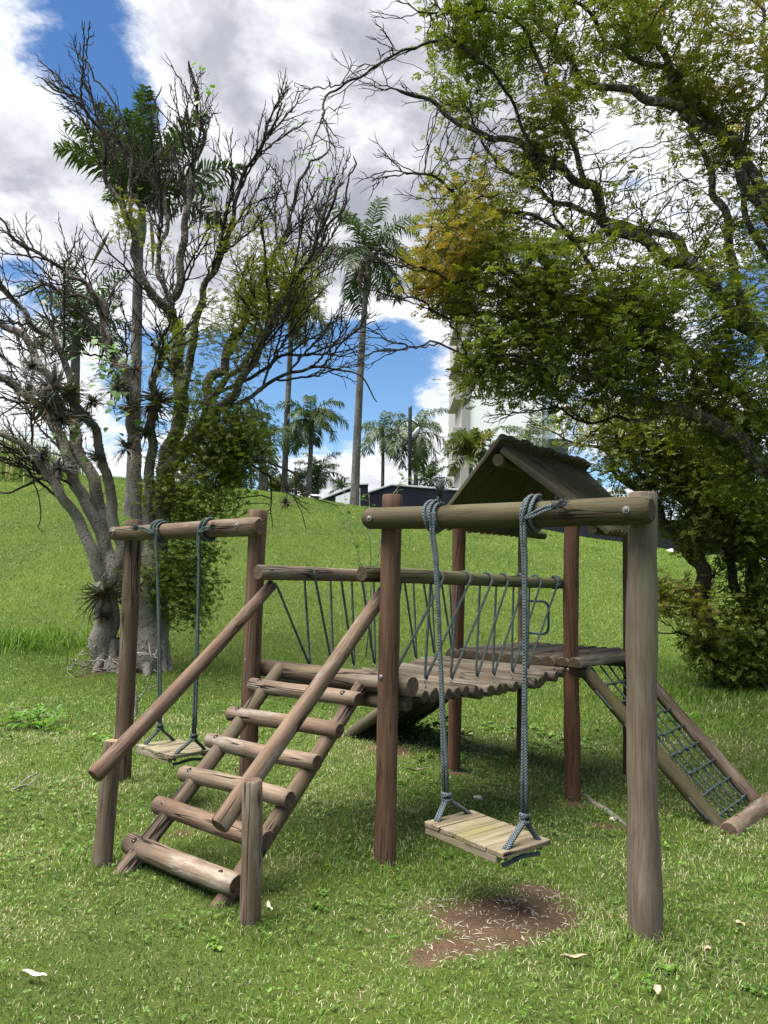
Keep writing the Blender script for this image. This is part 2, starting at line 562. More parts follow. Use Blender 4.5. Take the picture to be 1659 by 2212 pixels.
def make_ground():
    def axis(lo, hi, fine, f0, f1, far):
        a = list(np.arange(f0, f1 + 1e-6, fine))
        s = fine
        v = f1
        while v < hi:
            s = min(s * 1.09, far); v += s; a.append(min(v, hi))
        s = fine; v = f0; pre = []
        while v > lo:
            s = min(s * 1.09, far); v -= s; pre.append(max(v, lo))
        return np.array(pre[::-1] + a)
    xs = axis(-260, 260, .045, -2.6, 3.2, 12)
    ys = axis(-30, 420, .045, 1.9, 8.0, 12)
    X, Y = np.meshgrid(xs, ys)
    Z = ground_z(X, Y)
    Dm = dirt_mask(X, Y) * (Y < 14)
    V = np.stack([X, Y, Z], -1).reshape(-1, 3)
    nx, ny = len(xs), len(ys)
    i = (np.arange(ny - 1)[:, None] * nx + np.arange(nx - 1)[None, :]).reshape(-1)
    g = Geo().add(V, np.stack([i, i + 1, i + nx + 1, i + nx], 1), soil=Dm.reshape(-1))
    m, N = new_mat('lawn_soil')
    pos = N.n('ShaderNodeNewGeometry').outputs['Position']
    soil = N.n('ShaderNodeAttribute', attribute_name='soil').outputs['Fac']
    n4 = N.noise(pos, 26, 5, .7)
    soil = N.step(N.math('MULTIPLY_ADD', N.math('SUBTRACT', n4, .5), 1.5, soil), .30, .85)
    n1 = N.noise(pos, .55, 5, .6); n2 = N.noise(pos, 7, 5, .65); n3 = N.noise(pos, 60, 4, .65)
    green = N.ramp(n2, [(.25, (.036, .052, .012)), (.5, (.060, .088, .018)), (.75, (.088, .105, .032))])
    green = N.mix(N.step(n1, .35, .7, 0, .6), green, (.085, .125, .018))
    green = N.mix(N.step(n3, .45, .7, 0, .6), green, (.035, .055, .012))
    sc = N.ramp(n2, [(.3, (.070, .042, .027)), (.55, (.110, .069, .044)), (.75, (.160, .110, .073))])
    sc = N.mix(N.step(n3, .5, .75, 0, .6), sc, (.045, .027, .018))
    c = N.mix(soil, green, sc)
    finish(N, c, .95, N.math('MULTIPLY_ADD', n3, .8, N.math('MULTIPLY_ADD', n4, .7, n2)), 1.0, .03, .1)
    o = g.build('ground', m)
    tag(o, kind='structure')


make_ground()

rng = np.random.default_rng(7)
M['grass'] = leaf_mat('grass_blade', [(0, (.026, .052, .010)), (.3, (.056, .114, .018)), (.58, (.100, .195, .022)), (.79, (.165, .250, .042)), (.86, (.34, .32, .18)), (1, (.50, .46, .32))], .25, .62, .15)
M['clover'] = leaf_mat('clover_leaf', [(0, (.045, .10, .015)), (.5, (.085, .17, .025)), (1, (.16, .25, .045))], .3, .5, .3)


def wedge(d0, d1, density, half, r):
    """random ground points between two distances inside the viewed wedge (with a margin to the sides)"""
    n = int(density * half * (d1 ** 2 - d0 ** 2))
    d = np.sqrt(r.uniform(d0 ** 2, d1 ** 2, n))
    a = r.uniform(-half, half, n)
    return np.stack([d * np.sin(a), d * np.cos(a)], 1)


def blades(g, P, h, w, tint, r, lean=.6):
    n = len(P)
    z = ground_z(P[:, 0], P[:, 1]) - .004
    a = r.uniform(0, 2 * math.pi, n)
    side = np.stack([np.cos(a), np.sin(a), np.zeros(n)], 1) * (w / 2)[:, None]
    b = a + math.pi / 2 + r.normal(0, .5, n)
    out = np.stack([np.cos(b), np.sin(b), np.zeros(n)], 1)
    L = np.abs(r.normal(lean, .35, n)) * h
    base = np.column_stack([P, z])
    mid = base + out * (L * .35)[:, None]; mid[:, 2] += h * .62
    tip = base + out * L[:, None]; tip[:, 2] += h * np.clip(1.05 - .25 * (L / h) ** 2, .45, 1)
    V = np.stack([base - side, base + side, mid + side * .8, mid - side * .8, tip], 1)
    k = np.arange(n)[:, None] * 5
    g.add(V.reshape(-1, 3), [k + np.array([[0, 1, 2, 3]]), k + np.array([[3, 2, 4]])], tint=np.repeat(tint, 5))


def make_grass():
    g = Geo()
    half = R(35)
    zones = [(1.9, 4.6, 5600, .023, .0036), (4.6, 8.0, 3000, .029, .0048), (8.0, 14.0, 1500, .036, .0070), (14, 30, 640, .050, .0105)]
    for d0, d1, dens, h0, w0 in zones:
        P = wedge(d0, d1, dens, half, rng)
        dm = dirt_mask(P[:, 0], P[:, 1])
        patch = fbm(P[:, 0] * 1.1, P[:, 1] * 1.1, 31, 4)
        fine = fbm(P[:, 0] * 6, P[:, 1] * 6, 41, 3)
        dry = fbm(P[:, 0] * 2.0 + 9, P[:, 1] * 2.0, 51, 4)
        keep = rng.uniform(0, 1, len(P)) > np.maximum(dm * .985, np.clip((fine - .60) * 3.0, 0, .8))
        P, patch, fine, dry, dm = P[keep], patch[keep], fine[keep], dry[keep], dm[keep]
        n = len(P)
        far = np.clip((P[:, 1] - 8) / 4, 0, 1)
        h = h0 * rng.uniform(.5, 1.35, n) * (.65 + .7 * patch)
        # lush longer grass round the feet of posts and trees, and a rank strip at the left by the tree
        for px, py, rr, k in [(1.2, 3.66, .22, 1.0), (.05, 4.55, .22, 1.0), (-.55, 3.75, .2, .6), (-1.5, 4.35, .2, .6), (-1.9, 6.06, .2, .5),
                              (-5.6, 13.0, .5, 1.2), (-6.8, 13.2, .5, 1.2), (-2.4, 12.5, .6, 1.0), (-4.6, 12.6, .6, 1.0), (5.2, 10.8, 1.2, 1.0), (3.5, 11, 1.2, .8), (1.2, 3.45, .25, .5)]:
            h = h * (1 + k * np.exp(-((P[:, 0] - px) ** 2 + (P[:, 1] - py) ** 2) / (2 * rr ** 2)))
        w = w0 * rng.uniform(.6, 1.3, n)
        t = .40 + .80 * (patch - .5) + (.52 - .30 * far) * rng.normal(0, .5, n) + .22 * far + .5 * (fine - .5)
        straw = rng.uniform(0, 1, n) < (.20 + .9 * np.clip((dry - .47) * 3, 0, 1) + .35 * (dm > .05)) * (1 - .80 * far) * np.where(P[:, 1] < 9, 1, .6)
        t = np.where(straw, rng.uniform(.80, 1.0, n), np.clip(t, 0, .80))
        h = np.where(straw, h * .75, h)
        blades(g, P, h, w, t, rng, .85)
    # long blades of the rank clump left of the thorny tree
    P = np.column_stack([rng.normal(-6.0, .8, 900), rng.normal(13.0, .25, 900)])
    blades(g, P, rng.uniform(.14, .36, 900), rng.uniform(.012, .024, 900), rng.uniform(.35, .8, 900), rng, .7)
    # dry seed heads on the far left brow of the hill
    o = g.build('grass', M['grass'])
    tag(o, kind='stuff')

    c = Geo()
    for d0, d1, dens, s0 in [(1.9, 4.6, 260, .010), (4.6, 9, 170, .015), (9, 14, 30, .024)]:
        P = wedge(d0, d1, dens, half, rng)
        k = fbm(P[:, 0] * 1.6 + 3, P[:, 1] * 1.6, 61, 3)
        P = P[(rng.uniform(0, 1, len(P)) < np.clip((k - .42) * 4, .08, 1)) & (dirt_mask(P[:, 0], P[:, 1]) < .5)]
        n = len(P)
        z = ground_z(P[:, 0], P[:, 1]) + rng.uniform(.008, .035, n)
        for leaflet in range(3):
            a = rng.uniform(0, 6.28, n) if leaflet == 0 else a + 2.1
            s = s0 * rng.uniform(.7, 1.4, n)
            d = np.stack([np.cos(a), np.sin(a), rng.normal(.15, .3, n)], 1)
            q = np.stack([-np.sin(a), np.cos(a), rng.normal(0, .25, n)], 1)
            b = np.column_stack([P, z])
            V = np.stack([b, b + d * (s * .7)[:, None] + q * (s * .55)[:, None], b + d * (s * 1.35)[:, None], b + d * (s * .7)[:, None] - q * (s * .55)[:, None]], 1)
            c.add(V.reshape(-1, 3), np.arange(n)[:, None] * 4 + np.array([[0, 1, 2, 3]]), tint=np.repeat(np.clip(rng.normal(.5, .25, n), 0, 1), 4))
    tag(c.build('clover', M['clover']), kind='stuff')


make_grass()


# ---------------------------------------------------------------- log builder
_seed = [100]


def log_mesh(name, L, r0, r1, mats, sides=20, bulge=.035, bend=.006, bev=.007, seed=None, half=False):
    """a round peeled log along +z: tapered, slightly crooked, with knots, sawn ends and softened rims"""
    _seed[0] += 1
    r = np.random.default_rng(_seed[0] if seed is None else seed)
    nz = max(4, int(L / .07))
    zs = np.linspace(0, L, nz + 1)
    zs = np.concatenate([[0], [bev], zs[1:-1], [L - bev], [L]])
    ang = np.arange(sides) * 2 * math.pi / sides
    ph = r.uniform(0, 6.28, 8)
    knots = [(r.uniform(.1, .9) * L, r.uniform(0, 6.28), r.uniform(.05, .14)) for _ in range(max(1, int(L * 1.6)))]
    rings = []
    for i, z in enumerate(zs):
        t = z / L
        rad = r0 + (r1 - r0) * t
        prof = 1 + bulge * (.5 * math.sin(z * 5.1 + ph[0]) + .35 * math.sin(z * 11.3 + ph[1]) + .2 * math.sin(z * 23 + ph[2]))
        shape = prof + .035 * np.sin(2 * ang + ph[3] + z * .7) + .02 * np.sin(3 * ang + ph[4] - z * 1.3) + .008 * np.sin(7 * ang + ph[5] + 2 * z)
        for kz, ka, ks in knots:
            da = np.angle(np.exp(1j * (ang - ka)))
            shape = shape + ks * math.exp(-((z - kz) / .045) ** 2) * np.exp(-(da / .55) ** 2)
        rr = rad * shape
        if i in (0, len(zs) - 1): rr = rr - bev * .8
        cx = bend * math.sin(z * 1.9 / max(L, .6) * 2 + ph[6]); cy = bend * math.sin(z * 1.7 / max(L, .6) * 2 + ph[7])
        if half:
            yy = np.maximum(rr * np.sin(ang), -.15 * rad)
        else:
            yy = rr * np.sin(ang)
        rings.append(np.stack([cx + rr * np.cos(ang), cy + yy, np.full(sides, z)], 1))
    V = np.concatenate(rings)
    n = len(zs)
    i = np.arange(n - 1)[:, None] * sides
    j = np.arange(sides)[None, :]; j2 = (j + 1) % sides
    g = Geo().add(V, np.stack([i + j, i + j2, i + sides + j2, i + sides + j], -1).reshape(-1, 4))
    a = np.arange(sides); b = (a + 1) % sides
    for ring, flip in ((rings[0], True), (rings[-1], False)):
        c = ring.mean(0)
        inner = c + (ring - c) * .55
        VV = np.concatenate([ring, inner, [c]])
        q = np.stack([a, b, sides + b, sides + a], 1); t = np.stack([sides + a, sides + b, np.full(sides, 2 * sides)], 1)
        if flip: q = q[:, ::-1]; t = t[:, ::-1]
        g.add(VV, [q, t], 1)
    return g.mesh(name, mats)


def axis_matrix(p0, p1, roll=0.0, up=None):
    z = Vector(np.asarray(p1, float) - np.asarray(p0, float)).normalized()
    if up is not None:
        y = Vector(up); y = (y - z * y.dot(z)).normalized(); x = y.cross(z)
        m = Matrix((x, y, z)).transposed().to_4x4()
    else:
        m = z.to_track_quat('Z', 'Y').to_matrix().to_4x4()
    return Matrix.Translation(Vector(p0)) @ m @ Matrix.Rotation(roll, 4, 'Z')


def log(name, p0, p1, r0, r1, mats, parent, label=None, roll=0.0, **kw):
    L = float(np.linalg.norm(np.asarray(p1, float) - np.asarray(p0, float)))
    me = log_mesh(name, L, r0, r1, mats, **{k: v for k, v in kw.items() if k != 'up'})
    o = bpy.data.objects.new(name, me)
    link(o, parent)
    o.matrix_basis = axis_matrix(p0, p1, roll, kw.get('up'))
    if label: o['label'] = label
    return o


def child_at(o, parent, mat_in_root):
    """hang a sub-part on a part; its place is given in the frame of the thing"""
    o.parent = parent
    o.matrix_basis = parent.matrix_basis.inverted() @ mat_in_root


def bolt_mesh(r=.013, rod=True):
    g = Geo()
    g.tube([(0, 0, -.004), (0, 0, .003)], [r * 1.65, r * 1.6], 20)
    g.tube([(0, 0, .003), (0, 0, .012), (0, 0, .0135)], [r, r, r * .85], 6)
    if rod: g.tube([(0, 0, .0135), (0, 0, .019)], [r * .55, r * .5], 10)
    return g.mesh('bolt', M['steel'], smooth=False)


def dome_mesh(r=.017):
    g = Geo()
    a = np.linspace(0, math.pi / 2, 6)
    g.tube([(0, 0, r * .6 * math.sin(t) - .002) for t in a], [max(r * math.cos(t), .0005) for t in a], 16)
    return g.mesh('bolt', M['steel'])


BOLT, DOME = bolt_mesh(.0105), dome_mesh(.0135)


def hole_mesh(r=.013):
    """solid plug, coloured dark for the shade of a bolt bore, bolt end on top"""
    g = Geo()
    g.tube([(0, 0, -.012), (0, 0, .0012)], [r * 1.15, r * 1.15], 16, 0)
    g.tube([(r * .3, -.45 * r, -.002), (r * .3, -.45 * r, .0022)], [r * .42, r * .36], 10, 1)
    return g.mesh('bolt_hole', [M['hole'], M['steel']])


HOLE = hole_mesh()


def fix(parent, me, p, normal, name='bolt'):
    o = bpy.data.objects.new(name, me)
    COL.objects.link(o)
    q = Vector(normal).normalized().to_track_quat('Z', 'Y').to_matrix().to_4x4()
    child_at(o, parent, Matrix.Translation(Vector(p)) @ q)
    return o


# ---------------------------------------------------------------- the playground
RW = [M['red_wood'], M['end_tan']]
BW = [M['brown_wood'], M['end_tan']]
TW = [M['tan_wood'], M['end_tan']]
MW = [M['mossy_wood'], M['end_dark']]
DW = [M['deck_wood'], M['end_dark']]
PW = [M['post_wood'], M['end_tan']]
w_ = 1.098


def build_playground():
    root = empty('wooden_playground', tuple(ORG), 'weathered log playground with two swing beams, ladder, log bridge, roofed tower and rope net', 'playground', rz=-YAW)
    FR = (0, -1, 0)
    # posts: (a, b, foot z, top z, r foot, r top)
    def post(a, b, z0, z1, r0, r1, mats, label=None, da=0.0, **kw):
        return log('post', (a + da, b, z0 - .25), (a, b, z1), r0, r1, mats, root, label, **kw)
    pr = post(1.453, 0, -.02, 1.954, .076, .066, PW, 'grey brown front post with green moss on one side', bulge=.085, bend=.016)
    pm = post(0, 0, -.039, 2.013, .061, .060, RW)
    pa = post(-w_, 0, -.03, 1.966, .060, .061, RW, da=-.03)
    pl = post(-w_ - 1.364, 0, .02, 1.941, .066, .064, BW)
    tnr = post(0, 2.439, -.168, 2.08, .066, .062, RW, bulge=.06, bend=.016)
    tnl = post(-w_, 2.439, -.09, 2.08, .058, .062, RW)
    tfr = post(0, 3.671, -.222, 2.08, .055, .05, RW)
    tfl = post(-w_, 3.671, -.092, 2.08, .05, .048, RW)
    for p, (a, b, z) in ((pa, (-w_, 0, 1.0)), (pm, (0, 0, .985)), (tnl, (-w_, 2.439, .87)), (tnr, (0, 2.439, .86))):
        fix(p, DOME, (a - .008, b - .061, z), FR)
    # swing beams, bolted to the front of the posts
    br = log('swing_beam', (-.105, -.105, 1.872), (1.535, -.112, 1.857), .064, .065, MW, root, 'mossy olive beam of the front swing', bev=.018, bulge=.02)
    bl = log('swing_beam', (-2.585, -.1, 1.839), (-.975, -.1, 1.842), .052, .060, BW, root, bev=.016, bulge=.02)
    for p, pts in ((br, [(-.03, -.172, 1.865), (1.44, -.180, 1.858)]), (bl, [(-2.50, -.153, 1.845), (-1.13, -.160, 1.855)])):
        for q in pts: fix(p, BOLT, q, FR)
    # ladder: short newel posts, handrails, stringers and six rungs
    nr = log('newel_post', (0, -.995, -.3), (0, -1.02, .595), .050, .047, TW, root, bulge=.015)
    nl = log('newel_post', (-w_, -1.045, -.3), (-w_, -1.016, .62), .050, .048, [M['brown_wood'], M['end_pale']], root, bulge=.015)
    hr = log('handrail', (-.098, -1.115, .385), (-.098, .075, 1.468), .048, .040, TW, root, bulge=.02)
    hl = log('handrail', (-w_ + .098, -1.18, .475), (-w_ + .098, .05, 1.482), .045, .036, TW, root, bulge=.02)
    fix(hl, HOLE, (-w_ + .125, -1.075, .592), (.75, -.45, .45), 'bolt_hole')
    fix(hl, HOLE, (-w_ + .125, .0, 1.455), (.75, -.45, .45), 'bolt_hole')
    log('ladder_stringer', (-.25, -1.09, -.17), (-.25, .115, .94), .045, .041, BW, root)
    log('ladder_stringer', (-.93, -1.16, -.15), (-.93, .085, .955), .045, .041, BW, root)
    rungs = [(-.047, .843, .043), (-.201, .686, .043), (-.376, .54, .044), (-.566, .393, .046), (-.728, .229, .048), (-.908, .064, .053)]
    lft = [(-.055, .838), (-.232, .68), (-.39, .535), (-.575, .37), (-.745, .225), (-.92, .058)]
    for (b1, z1, r), (b0, z0) in zip(rungs, lft):
        rg = log('rung', (-1.045, b0, z0 + .012), (-.165, b1 - .015, z1), r * 1.02, r, TW, root, bulge=.05, roll=r * 900)
        for ta in (-.955, -.265):
            k = (ta + 1.045) / .88
            p = np.array([ta, b0 + (b1 - .015 - b0) * k, z0 + .012 + (z1 - z0 - .012) * k])
            nrm = np.array([0, -.55, .83])
            fix(rg, HOLE, p + nrm * r * .97, nrm, 'bolt_hole')
    # bridge: cross log, hanging deck, hand logs and rope sides
    log('cross_log', (-w_ - .03, .105, .93), (.095, .105, .934), .056, .062, BW, root, bulge=.02)
    log('cross_log', (-w_, .125, .822), (.055, .135, .820), .040, .042, DW, root)
    r = np.random.default_rng(3)
    n = 23
    for k in range(n):
        t = k / (n - 1)
        b = .21 + t * 1.96
        z = .872 - .20 * t + .235 * t * t + r.normal(0, .004)
        z = np.interp(b, [.2, .72, 1.38, 1.7, 1.95, 2.17], [.858, .826, .808, .822, .845, .862]) + r.normal(0, .004)
        rr = r.uniform(.036, .0425)
        log('bridge_log', (-w_ - .06 + r.normal(0, .025), b + r.normal(0, .008), z + r.normal(0, .008)), (.05 + r.normal(0, .03), b + r.normal(0, .008), z + r.normal(0, .007)), rr, rr * r.uniform(.97, 1.06), DW, root, sides=16, roll=r.uniform(0, 6), bulge=.015, bend=.003)
    log('hand_log', (-.125, -.115, 1.552), (-.118, 2.53, 1.548), .046, .040, MW, root, bulge=.02)
    hl2 = log('hand_log', (-w_ + .12, -.105, 1.556), (-w_ + .118, 2.53, 1.55), .047, .040, BW, root, bulge=.02)
    fix(hl2, HOLE, (-w_ + .165, -.03, 1.565), (1, -.3, .2), 'bolt_hole')
    sides_ = {1: ([.33, .65, .98, 1.27, 1.50, 1.76, 2.02, 2.32], -.27), -1: ([.02, .374, .644, .879, 1.14, 1.40, 1.66, 1.92, 2.2], .06)}
    for side, a_rail, a_deck in ((1, -.12, -.04), (-1, -w_ + .12, -w_ + .05)):
        tops, shift = sides_[side]
        g = Geo()
        zd = lambda b: float(np.interp(b, [.2, .72, 1.38, 1.7, 1.95, 2.3], [.915, .88, .862, .875, .898, .91]))
        rr = .050
        for k in range(len(tops) - 1):
            # one bay: the slack end comes off the front of one turn, the other off the back of its neighbour
            kb, kf = (k, k + 1) if side > 0 else (k + 1, k)
            bm = tops[kb] + shift + r.normal(0, .015)
            zb = zd(bm) + .035
            foot = np.array([a_deck + .015, bm, zb])
            def front(b): return [(a_rail + rr * math.sin(t), b, 1.55 + rr * math.cos(t)) for t in np.linspace(0, 1.75, 6)]
            def back(b): return [(a_rail - rr * math.sin(t), b, 1.55 + rr * math.cos(t)) for t in np.linspace(0, 1.75, 6)]
            fr = front(tops[kf]) if tops[kf] > .05 else [(a_rail + .02, .03, 1.49), (a_rail + .03, .05, 1.455)]
            g.tube(fr + [tuple(foot + [0, .010 * (1 if side > 0 else -1), .02]), tuple(foot)], .0085, 8, attr=True)
            g.tube(back(tops[kb]) + [tuple(foot + [-.004, -.010 * (1 if side > 0 else -1), .02]), tuple(foot)], .0085, 8, attr=True)
            hw = Geo()
            ring = [(foot[0] - .004, bm + .013 * math.cos(t), zb - .012 + .014 * math.sin(t)) for t in np.linspace(0, 6.28, 14)]
            hw.tube(ring, .0032, 6); hw.tube([(foot[0] - .004, bm, zb - .06), (foot[0] - .004, bm, zb - .024)], .004, 6)
            hw.build('eye_bolt', M['steel'], root)
        if side > 0:
            for q in range(3):
                g.tube([(a_rail + .047 * math.cos(t), 2.36 + .018 * q, 1.55 + .047 * math.sin(t)) for t in np.linspace(0, 6.28, 14)], .011, 8, attr=True)
        g.build('side_rope', M['rope'], root)
    # tower floor: half logs on cross beams
    for b in (2.47, 3.60):
        log('floor_beam', (-w_ - .1, b + .02, .845), (.13, b + .02, .845), .05, .05, DW, root)
    fl = [-1.10 + .1165 * k for k in range(11)]
    for k, a in enumerate(fl):
        rr = r.uniform(.060, .068)
        log('floor_log', (a, 2.345 + r.normal(0, .012), .893), (a, 3.80 + r.normal(0, .02), .893), rr, rr * .97, DW, root, sides=22, half=True, up=(0, 0, 1), bulge=.015, bend=.002)
    # roof
    roof = {'left': [(-.485, 2.11, 2.735), (-1.36, 2.42, 2.03), (-1.36, 4.25, 2.05), (-.485, 3.95, 2.755)],
            'right': [(-.555, 2.14, 2.655), (.285, 2.44, 1.95), (.285, 3.45, 1.96), (-.555, 3.88, 2.675)]}
    for key, (A0, A1, B1, B0) in roof.items():
        A0, A1, B1, B0 = map(np.array, (A0, A1, B1, B0))
        ns = 15
        g = Geo()
        nrm = np.cross(A1 - A0, B0 - A0); nrm /= np.linalg.norm(nrm)
        if nrm[2] < 0: nrm = -nrm
        for k in range(ns):
            t0, t1 = k / ns, (k + 1) / ns
            p0, p1 = A0 + (B0 - A0) * (t0 + t1) / 2, A1 + (B1 - A1) * (t0 + t1) / 2
            wt_, wb_ = np.linalg.norm(B0 - A0) / ns / 2, np.linalg.norm(B1 - A1) / ns / 2
            d = (p1 - p0) / np.linalg.norm(p1 - p0)
            p0 = p0 + d * r.normal(0, .010); p1 = p1 + d * r.normal(0, .005)
            s = np.cross(d, nrm)
            ang = np.linspace(0, math.pi, 9)
            rings = []
            for u in np.linspace(0, 1, 9):
                c = p0 + (p1 - p0) * u
                ww = (wt_ + (wb_ - wt_) * u) * (.95 + .02 * math.sin(u * 7 + k))
                arc_ = [c + s * ww * math.cos(t) + nrm * ((.052 if key == 'left' else .050) * math.sin(t) ** .9 + .001) for t in ang] + [c - s * ww - nrm * .006, c + s * ww - nrm * .006]
                rings.append(arc_)
            Vv = np.array(rings).reshape(-1, 3); m_ = 11
            i = np.arange(8)[:, None] * m_; j = np.arange(m_)[None, :]; j2 = (j + 1) % m_
            g.add(Vv, [np.stack([i + j, i + m_ + j, i + m_ + j2, i + j2], -1).reshape(-1, 4)])
            g.add(np.array(rings[0]), np.arange(m_)[None, :]); g.add(np.array(rings[-1]), np.arange(m_)[None, ::-1])
        # local z runs down the slope so the grain does too
        Mx = axis_matrix(tuple(A0), tuple(A0 + (A1 - A0)), 0, tuple(nrm))
        inv = np.array(Mx.inverted())
        for q in range(len(g.V)): g.V[q] = g.V[q] @ inv[:3, :3].T + inv[:3, 3]
        pn = bpy.data.objects.new('roof_panel', g.mesh('roof_panel', M['roof_wood'], smooth=False))
        link(pn, root); pn.matrix_basis = Mx
        e = log_mesh('eave_log', 2.0 if key == 'left' else 1.3, .042, .042, MW)
        eo = bpy.data.objects.new('eave_log', e); COL.objects.link(eo)
        q0 = A1 + (A0 - A1) * .10 - nrm * .05 + np.array([0, .0, 0])
        child_at(eo, pn, axis_matrix(tuple(q0 + (B1 - A1) * .02), tuple(q0 + (B1 - A1))))
    log('ridge_beam', (-.545, 2.17, 2.56), (-.545, 3.9, 2.575), .055, .055, MW, root)
    # rope net ramp to the right: two stringers, a foot log and a knotted net
    s0 = [np.array([.06, 2.50, .86]), np.array([1.11, 2.60, -.22])]
    s1 = [np.array([.06, 3.58, .86]), np.array([1.11, 3.58, -.22])]
    n0 = log('net_stringer', tuple(s0[0]), tuple(s0[1]), .056, .062, MW, root, bulge=.05)
    log('net_stringer', tuple(s1[0]), tuple(s1[1]), .056, .06, [M['brown_wood'], M['end_dark']], root)
    fl = log('foot_log', (1.19, 2.40, -.165), (1.22, 4.0, -.165), .068, .066, TW, root, 'grey half buried log at the foot of the net', bulge=.05)
    fix(fl, HOLE, (1.19, 2.62, -.098), (.1, -.2, 1), 'bolt_hole')
    g = Geo()
    up = np.array([.7, 0, .68]) * .01
    for k in range(1, 6):
        u = k / 6
        A, B = s0[0] + (s1[0] - s0[0]) * u, s0[1] + (s1[1] - s0[1]) * u
        sag = [A + (B - A) * t - np.array([.03, 0, .03]) * math.sin(t * math.pi) * (1 - abs(u - .5)) + r.normal(0, .003, 3) for t in np.linspace(0, 1, 15)]
        g.tube(sag, .0085, 8, attr=True)
    for k in range(1, 9):
        t = k / 8.6
        A, B = s0[0] + (s0[1] - s0[0]) * t, s1[0] + (s1[1] - s1[0]) * t
        row = [A + (B - A) * u - np.array([.03, 0, .03]) * math.sin(t * math.pi) * (1 - abs(u - .5)) * math.sin(u * math.pi) ** .4 + up + r.normal(0, .003, 3) for u in np.linspace(0, 1, 13)]
        g.tube(row, .0085, 8, attr=True)
        for q in range(1, 6):
            c = A + (B - A) * q / 6 - np.array([.03, 0, .03]) * math.sin(t * math.pi) * (1 - abs(q / 6 - .5)) * math.sin(q / 6 * math.pi) ** .4 + up * .5
            g.tube([c + np.array([-.010, -.012, .012]), c, c + np.array([.010, .012, -.012])], [.011, .017, .011], 8, attr=True)
    g.build('climbing_net', M['rope'], root)
    # rope stitches showing on the outside of the near stringer
    d = (s0[1] - s0[0]) / np.linalg.norm(s0[1] - s0[0])
    out = np.array([-.12, -.9, -.1]); out /= np.linalg.norm(out)
    for t0 in (.14, .36, .80):
        g = Geo()
        c0 = s0[0] + d * 1.5 * t0 + out * .055; c1 = c0 + d * .19
        g.tube([c0 - out * .03, c0 + out * .006, c0 + d * .03 + out * .010, c1 - d * .03 + out * .010, c1 + out * .006, c1 - out * .03], .0085, 8, attr=True)
        o = g.build('rope_stitch', M['rope']); child_at(o, n0, Matrix.Identity(4))
        for c in (c0, c1): fix(n0, HOLE, c, out, 'bolt_hole')
    # log slide down to the left
    sl0, sl1 = np.array([-1.16, 2.50, .86]), np.array([-2.50, 2.62, -.05])
    sr0, sr1 = np.array([-1.16, 3.62, .86]), np.array([-2.50, 3.62, -.05])
    for p, q in ((sl0, sl1), (sr0, sr1)):
        log('slide_stringer', tuple(p + np.array([.12, 0, .08])), tuple(q), .045, .045, DW, root)
    for k in range(15):
        u = (k + .5) / 15
        rr = .044
        log('slide_slat', tuple(sl0 + (sr0 - sl0) * u + np.array([.0, 0, .045])), tuple(sl1 + (sr1 - sl1) * u + np.array([0, 0, .045])), rr, rr, DW, root, sides=14, bulge=.01)
    # blue grab handle on the far post
    c = np.array([-w_ + .04, 3.671, 0])
    pts = [c + np.array(v) for v in [(0, 0, 1.37), (.10, -.01, 1.37), (.20, -.02, 1.37), (.245, -.025, 1.35), (.26, -.025, 1.31), (.26, -.025, 1.2), (.26, -.025, 1.11), (.245, -.025, 1.07), (.20, -.02, 1.05), (.10, -.01, 1.05), (0, 0, 1.05)]]
    Geo().tube(pts, .013, 10).build('grab_handle', M['blue_paint'], root)
    return root


playground = build_playground()


